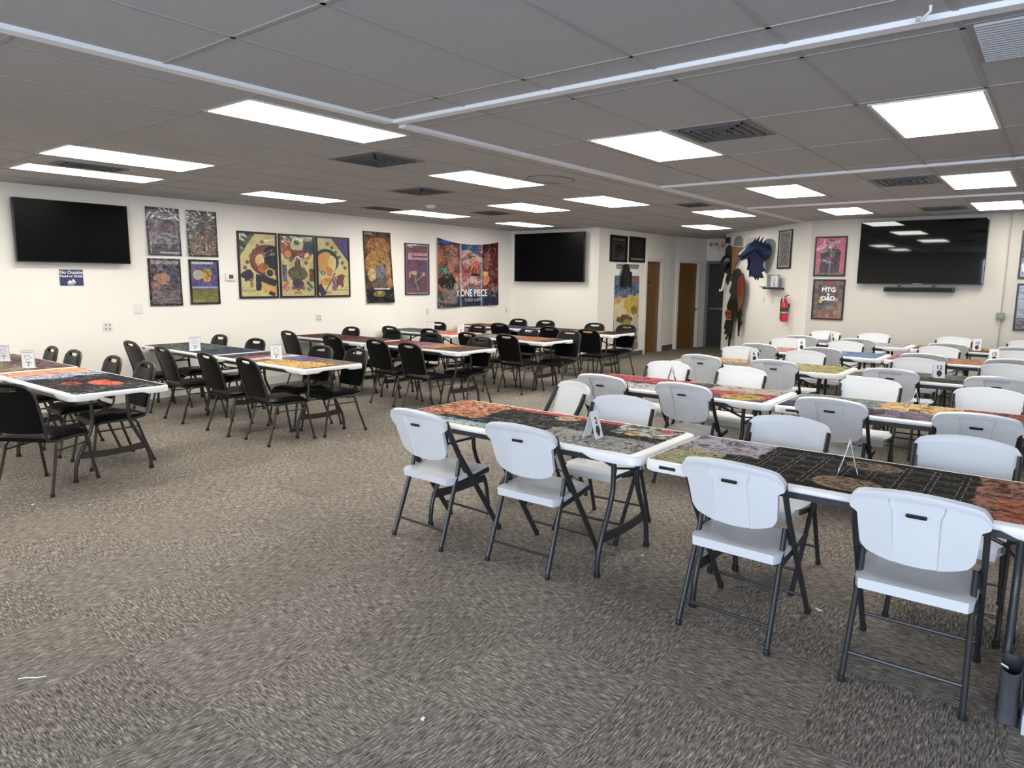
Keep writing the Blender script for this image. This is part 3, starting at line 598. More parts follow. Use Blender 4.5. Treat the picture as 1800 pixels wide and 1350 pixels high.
# hallway wall
BP = art('print_black_list', [dict(c='#0c0b0c'), dict(r=(.1,.9,.82,.93),p=('#0c0b0c','#6a6662','#0c0b0c'),s=10,st=(1,.6)), dict(r=(.1,.9,.1,.78),p=('#0c0b0c','#151416','#5c5854','#0c0b0c'),s=7,st=(1.6,2)), dict(o=(.5,.5,.25,.2),p=('#0d0d0e','#2a2a2e'),s=4,n=.2), dict(r=(.1,.9,.05,.09),p=('#0c0b0c','#8a8680'),s=14,st=(1,.2))], aspect=.8, rough=.3)
BP2 = art('print_black_photo', [dict(c='#0b0a0b'), dict(r=(.08,.92,.1,.9),p=('#0b0a0b','#1b1a1a','#343230','#0d0c0d'),s=4,st=(1,2)), dict(r=(.08,.6,.80,.86),p=('#0b0a0b','#4a4846'),s=10), dict(r=(.08,.95,.06,.12),p=('#0b0a0b','#b0aca6','#0b0a0b'),s=16,st=(1,.2))], aspect=.8, rough=.3)
frame(on_hall('framed_poster','black framed poster with rows of small white print, left of the hallway pair','poster',12.92,2.02), .71,.54,BP,bw=.025)
frame(on_hall('framed_poster','black framed poster with a dark picture, right of the hallway pair','poster',13.72,2.03), .71,.54,BP2,bw=.025)
cr = on_hall('coat_rack','grey coat hook rail under the two black hallway posters','coat rack',13.33,1.885)
B(-.47,.47,-.012,0,0,.10).build('rail', mat('rail_grey',(.30,.29,.27),.6), cr, smooth=0)
for k in range(6):
    x = -.4+.16*k; MB().tube([(x,-.012,.07),(x,-.05,.065),(x,-.065,.09)], .006, 6).build('hook', M_BLACK, cr)
jk = on_hall('jacket','black jacket hanging on the coat hook rail','jacket',13.16,1.52)
def jacket(i, j):
    u, v = i/14, j/10; wd = .16+.02*math.sin(v*4)-.10*v**2.2; a = math.pi*u
    p = Vector((-math.cos(a)*wd, -.075-.06*math.sin(a)*(1-.4*v)-.012*math.sin(a*5), v*.46)); return p, p+Vector((0,.02,0))
MB().shell(14,10,jacket).build('body', mat('black_cloth',(.010,.010,.012),.9), jk, smooth=70)
MB().tube([(-.13,-.10,.30),(-.15,-.10,.12),(-.14,-.10,-.02)], [.035,.032,.028], 8).build('sleeve', mat('black_cloth',(.01,.01,.012),.9), jk)
MB().tube([(.12,-.10,.30),(.14,-.10,.12),(.13,-.10,-.02)], [.035,.032,.028], 8).build('sleeve', mat('black_cloth',(.01,.01,.012),.9), jk)
YB = art('poster_yellow', [dict(c='#d8d3c6'), dict(r=(0,1,.62,1),p=('#1c2c54','#38507c','#8ca0b4','#243a60'),s=5,st=(2,1),w=1.6,n=.15,ns=5), dict(r=(0,1,.44,.72),p=('#d9884a','#e8b05a','#f0dcae','#e6e0cc'),s=4,w=1.6,n=.25), dict(o=(.2,.5,.3,.12),p=('#f0e4bc','#ecdca4'),s=4,n=.3,e=.05), dict(o=(.66,.62,.28,.12),p=('#c8a824','#e2c63c','#b8942c'),s=4,n=.15), dict(o=(.8,.54,.14,.06),p=('#8a6a1c','#c09a2c'),s=4,n=.1), dict(o=(.42,.42,.32,.05),p=('#5a4a30','#8a7440'),s=5,n=.2), dict(o=(.5,.33,.2,.09),p=('#8a7a24','#c8b03c','#4a3c1c'),s=6,n=.15), dict(o=(.58,.20,.26,.06),p=('#2c2824','#5a5048'),s=7,n=.15), dict(r=(.45,.97,.12,.18),p=('#2a2a2c','#a8a49c'),s=8,st=(1,.4)), dict(r=(.5,.97,.93,.97),c='#c4623c'), dict(r=(.3,1,0,.1),p=('#b8b4ac','#8a8480','#b06a6c'),s=5,w=2)], aspect=1.5, rough=.45)
poster(on_hall('poster','tall poster in yellow and blue beside the hallway door','poster',13.33,.16), 1.06,1.58,YB,.012)

# right wall pieces
PK = art('picture_pink', [dict(c='#c4587c'), dict(r=(.16,.84,.0,.62),p=('#3a2e3a','#54444e','#2c2430'),s=3,n=.12), dict(o=(.5,.58,.36,.14),p=('#332833','#4a3c46'),s=3,n=.08), dict(l=(.1,.45,.06,.1,.02),c='#c4587c'), dict(o=(.5,.80,.19,.14),p=('#54343c','#8a3c54','#2e2630'),s=5,n=.1), dict(r=(.28,.72,.25,.70),p=('#3c323c','#4a3e48'),s=4), dict(l=(.5,.02,.52,.75,.018),c='#8a90b0'), dict(r=(.36,.64,.42,.50),c='#7c3a48'), dict(r=(.36,.64,.32,.34),c='#b0a0a8'), dict(r=(0,1,0,.05),p=('#8a8478','#5a4a54'),s=8), dict(r=(.0,.1,0,.2),c='#9a7a80')], aspect=1.38, rough=.4, coat=1, bump=(2.2,.6))
pk = frame(on_right('framed_picture','black-framed pink and dark grey picture, upper of the two stacked frames','picture',3.155,1.74), .51,.665,PK,bw=.026)
MG = art('picture_cards', [dict(cells=(7,9),p=('#2a2830','#6a6462','#8c5434','#4a4c58','#a87848','#5a302c','#8a7e7a','#b8743c','#34484c','#a89c94')), dict(t=.56,ts=30,p=('#a8a098','#d8d0c4'),s=5,a=.35), dict(r=(0,1,.55,1),p=('#3a3840','#5a565e'),s=5,a=.55), dict(r=(.42,.62,.88,1),c='#a8383c'), dict(r=(.66,.8,.70,.78),c='#b8404a',n=.05), dict(o=(.24,.45,.06,.05),c='#d8c03c'), dict(r=(.2,.32,.52,.56),c='#e0d088'), dict(r=(0,1,.0,.02),c='#c4603a'), dict(g=(7,9),c='#3a2c28',a=.6)], aspect=1.38, rough=.4, coat=.6, bump=(2.2,.3))
mg = frame(on_right('framed_poster','black-framed poster of many small cards reading MTG x D&D, lower frame','poster',3.14,1.005), .51,.685,MG,bw=.026)
for s, z, sz in (('MTG',.505,.105),('x',.435,.07),('D&D',.36,.105)): text(s, sz, M_PAPER, mg, (.0,-.0155,z), bold=.003)
ep = art('picture_edge_dark', [dict(p=('#1a1820','#3c3a44','#8a8a94','#2a2830'),s=4,st=(1,3),w=1.5), dict(o=(.3,.2,.3,.15),p=('#9ab0b4','#c8d4d4'),s=4,n=.2)], aspect=1.4, rough=.4, coat=.6)
ep2 = art('picture_edge_grey', [dict(p=('#15151a','#4a4850','#a09ca0','#28262c'),s=5,st=(.6,4),w=1.4)], aspect=1.4, rough=.4, coat=.6)
frame(on_right('framed_picture','black-framed dark picture cut by the right photo edge, upper one','picture',.29,1.715), .51,.70,ep,bw=.026)
frame(on_right('framed_picture','black-framed grey picture cut by the right photo edge, lower one','picture',.28,.955), .51,.69,ep2,bw=.026)
cd = on_right('conduit','thin grey electrical conduit running down the right wall to a box','conduit',.70,.02)
M_CON = mat('conduit_paint',(.50,.47,.43),.5)
MB().tube([(0,-.013,.09),(0,-.013,CEIL-.03)], .011, 10).build('pipe', M_CON, cd)
jb = MB().box(-.055,.055,-.055,-.0,1.09,1.19).build('junction_box', mat('box_greygreen',(.22,.24,.20),.5), cd, bevel=.006)
MB().lathe([(.012,0),(.012,.004)],12).build('knockout', mat('socket_grey',(.35,.34,.31),.5), jb, loc=(0,-.055,1.14), rot=(R(90),0,0))

# angled wall
WT = art('picture_bw', [dict(p=('#15151a','#3a3a3c','#a8a6a0','#1c1c20','#8a8884'),s=7,w=1.6,st=(1.5,1)), dict(r=(0,.08,0,1),c='#c8c4bc'), dict(r=(.92,1,0,1),c='#c8c4bc'), dict(r=(0,1,0,.04),c='#c8c4bc'), dict(r=(0,1,.97,1),c='#c8c4bc')], aspect=1.5, rough=.4)
frame(on_diag('framed_picture','tall narrow black-and-white framed picture right of the blue dragon head','picture',.85,1.88), .48,.70,WT,bw=.028)
sh = on_diag('wall_shelf','small dark wall shelf on the angled wall above the fire extinguisher','shelf',1.06,1.50)
B(-.27,.27,-.16,0,0,.035).build('board', mat('dark_shelf',(.03,.028,.04),.5), sh, bevel=.004)
hd = on_diag('card_holder','white card with a bird drawing in a holder on the small wall shelf','card',1.06,1.537,.05)
B(-.22,.22,-.05,-.03,0,.235).build('backing', mat('holder_lilac',lin('#9a90a0'),.5), hd, smooth=0)
B(-.06,.19,-.056,-.0505,.01,.215).build('card', M_PAPER, hd, smooth=0)
text('Table', .04, M_INK, hd, (.065,-.0572,.075)); text('10', .04, M_INK, hd, (.065,-.0572,.035), bold=.002)
MB().tube([(.065+.05*math.cos(a),-.057,.145+.035*math.sin(a)) for a in [k*math.pi/6 for k in range(3,14)]], .003, 6).build('drawing', M_INK, hd)
pn = on_diag('marker','dark marker pen lying at the left end of the wall shelf','pen',1.33,1.545,.10)
MB().tube([(.0,0,0),(-.20,-.02,-.004)], .008, 8).build('barrel', M_BLACK, pn)
fe = on_diag('fire_extinguisher','red fire extinguisher on the angled wall below the small shelf','fire extinguisher',.58,.92,.09)
M_RED = mat('extinguisher_red', (.50,.018,.022), .3, coat=.5)
MB().lathe([(.05,0),(.062,.008),(.065,.03),(.065,.30),(.058,.34),(.03,.375),(.022,.39),(.022,.41)],24).build('cylinder', M_RED, fe)
MB().lathe([(.0655,.16),(.0662,.165),(.0662,.255),(.0655,.26)],24).build('instruction_label', art('ext_label',[dict(c='#2a2a2e'),dict(r=(0,1,0,.25),p=('#e8e4e0','#3a3a3a'),s=9,st=(3,.5)),dict(r=(0,1,.45,.9),p=('#20242a','#5a5e66'),s=8)]), fe)
MB().box(-.02,.02,-.022,.022,.41,.45).build('valve', mat('valve_metal',(.35,.33,.3),.35,1), fe, bevel=.004)
MB().bar((-.03,-.0,.45),(.17,-.03,.485),.03,.012).build('handle', M_RED, fe, smooth=0)
MB().bar((-.02,-.0,.435),(.13,-.03,.37),.03,.012).build('lever', M_RED, fe, smooth=0)
MB().tube([(-.02,0,.43),(-.08,-.01,.42),(-.105,-.015,.36),(-.105,-.015,.20),(-.10,-.015,.10),(-.095,-.015,.04)], [.013,.013,.013,.013,.014,.018], 10).build('hose', M_BLACK, fe)
MB().lathe([(.02,0),(.02,.012)],14).build('gauge', M_PAPER, fe, loc=(0,-.022,.43), rot=(R(90),0,0))
B(-.02,.02,.064,.086,.25,.33).build('bracket', M_STEEL, fe, smooth=0)

def shield(wd, h):
    """pointed plaque outline, local x/z"""
    o = []
    for k in range(9): a = math.pi*k/8; o.append((wd/2*math.cos(a), h*.82+h*.18*math.sin(a)))
    o += [(-wd/2*.98,h*.55),(-wd/2*.75,h*.30),(-wd/2*.38,h*.10),(0,0),(wd/2*.38,h*.10),(wd/2*.75,h*.30),(wd/2*.98,h*.55)]
    return o
MXZ = Matrix.Rotation(R(90),4,'X')      # polygon x/y -> x/z, extrusion towards -y
M_PLQ = mat('plaque_grey', (.26,.27,.26), .5); M_PLB = mat('plaque_black', (.02,.018,.016), .5)
M_BLUE = mat('dragon_blue', lin('#182a4c'), .42, bump=(35,.5)); M_BLUEL = mat('dragon_blue_light', lin('#44567f'), .42); M_BONE = mat('bone', (.55,.50,.40), .5)
dr = on_diag('dragon_head_trophy','blue dragon head trophy with spiked crest mounted on a grey shield','wall trophy',1.48,1.80,.004)
MB().prism(shield(.52,.66),0,.03,MXZ).build('plaque', M_PLQ, dr, smooth=0, bevel=.006)
# neck and head sweep out of the plaque (local -y is out of the wall)
nk = [(0,-.055,.405),(0,-.12,.415),(0,-.18,.47),(0,-.26,.50),(0,-.33,.49),(0,-.40,.455),(0,-.47,.405),(0,-.54,.355),(0,-.59,.32),(0,-.605,.31)]
rr = [(.19,.16),(.165,.145),(.145,.13),(.125,.115),(.125,.105),(.115,.095),(.088,.07),(.070,.055),(.055,.042),(.02,.02)]
MB().tube(nk, [(b_,a) for a, b_ in rr], 18, flat=(0,0,1)).build('head', M_BLUE, dr, smooth=60)
MB().tube([(0,-.30,.40),(0,-.38,.345),(0,-.46,.30),(0,-.55,.255),(0,-.565,.25)], [(.05,.085),(.045,.075),(.035,.06),(.025,.04),(.01,.02)], 14, flat=(0,0,1)).build('lower_jaw', M_BLUE, dr, smooth=60)
MB().tube([(0,-.50,.40),(0,-.56,.365),(0,-.60,.335)], [(.02,.05),(.03,.055),(.01,.02)], 12, flat=(0,0,1)).build('snout', M_BLUEL, dr, smooth=60)
for k, (y, z, h) in enumerate(((-.12,.55,.10),(-.19,.585,.12),(-.26,.60,.12),(-.33,.585,.10),(-.39,.545,.07))):
    MB().cone((0,y,z-.03),(0,y+.07,z+h),.035,8).build('crest_spike', M_BLUE, dr)
for sx in (-1,1):
    MB().cone((sx*.09,-.36,.52),(sx*.20,-.10,.56),.035,8).build('horn', M_BLUE, dr)
    MB().cone((sx*.10,-.33,.45),(sx*.24,-.08,.40),.03,8).build('horn', M_BLUE, dr)
    MB().lathe([(.0,-.012),(.012,0),(.0,.012)],8).build('eye', M_BONE, dr, loc=(sx*.085,-.45,.455))
fin = [(-.10,.42),(-.36,.36),(-.40,.30),(-.38,.18),(-.40,.06),(-.35,.06),(-.34,-.08),(-.28,-.03),(-.20,-.14),(-.19,-.06),(-.09,-.10),(-.14,.02),(-.06,.05),(-.13,.13),(-.12,.20),(-.08,.26),(-.10,.32)]
for sx in (-.05,.05): MB().prism([(y,z) for y, z in fin],-.008,.008,Matrix.Translation((sx,0,0)) @ Matrix(((0,0,1,0),(1,0,0,0),(0,1,0,0),(0,0,0,1)))).build('throat_fin', M_BLUE, dr, smooth=0)
for k in range(5):
    MB().cone((.03,-.40-.035*k,.335-.022*k),(.03,-.405-.035*k,.295-.022*k),.009,6).build('tooth', M_BONE, dr)
# brown wing and white plaque behind it, then the black trophy at the wall's end
s2 = on_diag('shield_plaque','grey shield plaque partly hidden behind the tan hanging wing','plaque',2.80,1.95,.004)
MB().prism(shield(.38,.64),0,.03,MXZ).build('plaque', M_PLQ, s2, smooth=0, bevel=.006)
s3 = on_diag('shield_plaque','pale shield plaque directly left of the blue dragon head','plaque',2.20,1.90,.004)
MB().prism(shield(.46,.62),0,.03,MXZ).build('plaque', mat('plaque_white',(.52,.52,.50),.5), s3, smooth=0, bevel=.006)
wg = on_diag('hanging_wing','ragged tan wing hanging from the plaque behind the blue dragon head','wing decoration',2.72,1.62,.05)
MB().prism([(-.30,.76),(.36,.72),(.40,.62),(.22,.52),(.10,.50),(-.02,.44),(-.12,.36),(-.17,.20),(-.20,.0),(-.25,.12),(-.26,.40)],.0,.012,MXZ).build('membrane', mat('tan_membrane',lin('#8a6c46'),.8,bump=(20,.8)), wg, smooth=0)
MB().tube([(-.36,-.012,.775),(-.1,-.02,.755),(.38,-.015,.715)], [.008,.014,.012], 8).build('wing_bone', M_BONE, wg)
wr = on_diag('hanging_wing','ragged red and orange wing tip hanging below the blue dragon head','wing decoration',2.26,.98,.14)
MB().prism([(.06,.82),(-.16,.74),(-.20,.62),(-.17,.36),(-.12,.20),(-.08,.04),(-.02,.12),(.05,.20),(.12,.42),(.13,.62)],0,.012,MXZ).build('membrane', art('red_wing',[dict(p=('#4a1612','#7a261c','#8f3c24'),s=3),dict(r=(0,1,0,.4),p=('#6a4a1c','#8a5c24','#3a2a14'),s=4,n=.2,e=.15)]), wr, smooth=0)
cu = on_diag('cardboard_dragon','tall dark ragged dragon cut-out hanging on the angled wall, with MAGIC sign','cut-out',2.66,.25,.10)
outl = [(-.03,1.72),(.08,1.78),(.20,1.74),(.34,1.60),(.42,1.52),(.35,1.46),(.33,1.30),(.38,1.22),(.30,1.15),(.27,.98),(.40,.78),(.36,.70),(.44,.60),(.37,.52),(.31,.36),(.335,.30),(.285,.30),(.27,.42),(.24,.62),(.19,.80),(.16,.66),(.12,.60),(.11,.76),(.05,.95),(.02,.72),(-.02,.52),(-.04,.30),(-.10,.12),(-.12,.0),(-.16,.02),(-.155,.20),(-.19,.34),(-.24,.22),(-.30,.16),(-.33,.20),(-.27,.24),(-.25,.36),(-.33,.30),(-.40,.28),(-.34,.42),(-.43,.40),(-.36,.60),(-.28,.72),(-.33,.95),(-.16,1.18),(-.22,1.26),(-.27,1.24),(-.20,1.36),(-.14,1.46),(-.24,1.52),(-.18,1.58),(-.20,1.66),(-.12,1.64),(-.10,1.74)]
MB().prism([(x,z*.95-.02) for x, z in outl],0,.02,MXZ).build('body', art('cutout_print',[dict(p=('#090a06','#12150b','#0b0c07','#191b10'),s=4,w=1.5),dict(r=(0,1,.62,1),p=('#0c0b08','#22221b','#3c3a31','#0f0d0a','#1c1410'),s=9,w=2,n=.1,e=.05)],aspect=2), cu, smooth=0)
MB().prism([(-.13,.0),(.14,.02),(.13,.16),(-.14,.15)],.022,.034,MXZ).build('sign_plate', mat('sign_orange',lin('#a8441e'),.6), cu, loc=(-.22,0,.62), smooth=0)
text('MAGIC', .085, mat('ink_dark_red',lin('#3a0f0a'),.6), cu, (-.22,-.0355,.705), bold=.003)
MB().prism([(-.12,.0),(.12,.01),(.12,.04),(-.12,.03)],.022,.030,MXZ).build('sign_strip', mat('strip_grey',lin('#8a8a80'),.6), cu, loc=(-.20,0,.57), smooth=0)
bk = on_diag('dragon_head_trophy','black dragon head trophy seen edge-on at the hallway end of the wall','wall trophy',3.22,1.57,.004)
MB().prism(shield(.36,.86),0,.04,MXZ).build('plaque', M_PLB, bk, smooth=0, bevel=.006)
MB().tube([(0,-.055,.505),(0,-.075,.505),(0,-.10,.48),(0,-.125,.40),(0,-.14,.28)], [(.15,.13),(.13,.12),(.11,.10),(.07,.07),(.03,.03)], 14, flat=(0,0,1)).build('head', M_BLACK, bk, smooth=60)
MB().tube([(0,-.06,.24),(0,-.10,.12),(0,-.12,-.02),(0,-.15,-.13),(0,-.19,-.14),(0,-.20,-.09)], [.02,.026,.026,.024,.020,.010], 10).build('horn', mat('horn_white',(.62,.61,.58),.5), bk)
sp = on_diag('wall_speaker','tiny square black speaker high at the end of the angled wall','speaker',3.30,2.46,.004)
B(-.07,.07,-.06,0,0,.13).build('housing', M_BLACK, sp, bevel=.006); MB().lathe([(.03,0),(.035,.004)],16).build('cone', M_CAP, sp, loc=(0,-.062,.065), rot=(R(90),0,0))
# exit sign and emergency lamps over the exit door
ex = thing('exit_sign','small red-lettered exit sign hanging in the hallway','exit sign',(XD-.25,6.47,2.40),R(-90))
B(-.15,.15,-.03,.0,0,.19).build('housing', M_TRIMW, ex, bevel=.004); B(-.02,.02,-.02,-.01,.19,CEIL-2.40-.001).build('stem', M_TRIMW, ex, smooth=0)
text('EXIT', .12, mat('exit_red',lin('#c02020'),.5), ex, (0,-.0315,.095), bold=.004)
em = thing('emergency_light','white twin emergency light high beside the exit sign','emergency light',(XD-.002,6.86,2.40),R(-90))
B(-.11,.11,-.07,0,0,.11).build('housing', M_TRIMW, em, bevel=.006)
for sx in (-.07,.07): MB().lathe([(.02,0),(.045,.03),(.045,.05)],16).build('lamp_head', mat('lamp_chrome',(.45,.45,.45),.25,1), em, loc=(sx,-.06,.14), rot=(R(90),0,0))

# ------------------------------------------------------------------ folding tables
TW, TL, TH = .76, 1.83, .74
def rrect(w_, l_, r, n=6):
    o = []
    for cx, cy, a0 in ((w_/2-r,l_/2-r,0),(-w_/2+r,l_/2-r,90),(-w_/2+r,-l_/2+r,180),(w_/2-r,-l_/2+r,270)):
        for k in range(n+1): a = R(a0+90*k/n); o.append((cx+r*math.cos(a), cy+r*math.sin(a)))
    return o
def make_table():
    t = thing('folding_table', 'x', 'table')
    # moulded top: slab with a deeper rim at the ends
    ol = rrect(TW,TL,.075,7); dense = []
    for i in range(len(ol)):
        a, b_ = Vector(ol[i]), Vector(ol[(i+1) % len(ol)]); k = max(1,int((b_-a).length/.05))
        for j in range(k): dense.append(a.lerp(b_, j/k))
    def low(p):
        e = TL/2-abs(p.y); s = max(0,min(1,(e-.26)/.06)); s = s*s*(3-2*s)
        q = abs(p.x) < .17 and e < .03
        return .688+.026*s+(.018 if q else 0)
    n = len(dense); vs = []; cen = Vector((0,0))
    for off, zf in ((.010,lambda p: TH),(.003,lambda p: TH-.003),(0,lambda p: TH-.010),(.0,lambda p: low(p)+.004),(.004,lambda p: low(p)),(.018,lambda p: low(p)),(.02,lambda p: .712)):
        for p in dense:
            q = Vector((p.x*(1-2*off/TW), p.y*(1-2*off/TL))); vs.append((q.x,q.y,zf(p)))
    fs = [(i*n+j, i*n+(j+1) % n, (i+1)*n+(j+1) % n, (i+1)*n+j) for i in range(6) for j in range(n)]
    fs += [tuple(range(n)), tuple(6*n+j for j in range(n))]
    mb = MB(); mb.add(vs, fs); mb.build('tabletop', M_TTOP, t, smooth=50)
    for s in (-1,1):
        B(s*.345-.012,s*.345+.012,-.68,.68,.680,.713).build('rail', M_STEEL, t, smooth=0)
        B(-.045,.045,-.004,.004,-.009,.009).build('grip_slot', M_BLACK, t, loc=(s*(TW/2-.003)*-1,s*(TL/2-.14),.716), rot=(0,0,R(90)), bevel=.003)
    for e in (-1,1):
        y = e*(TL/2-.27)
        for s in (-1,1):
            pts = [(s*.14,y,.715),(s*.14,y,.60),(s*.14,y,.50),(s*.145,y,.45),(s*.165,y,.39),(s*.225,y,.27),(s*.262,y,.20),(s*.285,y,.13),(s*.293,y,.06),(s*.295,y,.012)]
            l = MB().tube(pts, .015, 10).build('leg', M_STEELT[0], t)
            MB().lathe([(.019,.0),(.02,.004),(.018,.03)],10).build('foot_cap', M_CAP, l, loc=(s*.295,y,0))
        c = MB()
        k = 10
        for i in range(k):
            x0 = -.245+.49*i/k; x1 = -.245+.49*(i+1)/k; f = lambda x: .205-.012*(1-(x/.25)**2); g_ = lambda x: .245-.02*(1-(x/.25)**2)
            c.add([(x0,y-.006,f(x0)-.02),(x1,y-.006,f(x1)-.02),(x1,y-.006,g_(x1)),(x0,y-.006,g_(x0)),(x0,y+.006,f(x0)-.02),(x1,y+.006,f(x1)-.02),(x1,y+.006,g_(x1)),(x0,y+.006,g_(x0))], [(0,1,2,3),(7,6,5,4),(0,4,5,1),(3,2,6,7)]+([(0,3,7,4)] if i == 0 else [])+([(1,5,6,2)] if i == k-1 else []))
        c.build('crossbar', M_STEELT[0], t, smooth=40)
        MB().tube([(-.14,y,.53),(.14,y,.53)], .009, 8).build('upper_crossbar', M_STEELT[0], t)
        b_ = MB(); b_.tube([(0,e*.18,.70),(0,y-e*.06,.55)], .010, 8); b_.tube([(0,y-e*.06,.55),(-.13,y,.53)], .007, 6); b_.tube([(0,y-e*.06,.55),(.13,y,.53)], .007, 6)
        b_.build('brace', M_STEELT[0], t)
    return t
M_STEELT = [M_STEEL]
tab0 = make_table(); tkm = kidmap_of(tab0); used_t = [False]
def place_table(x, y, rz, label, group):
    o = copy_tree(tab0, tkm) if used_t[0] else tab0; used_t[0] = True
    o.location = (x,y,0); o.rotation_euler = (0,0,rz); tag(o, label, 'table', group); return o

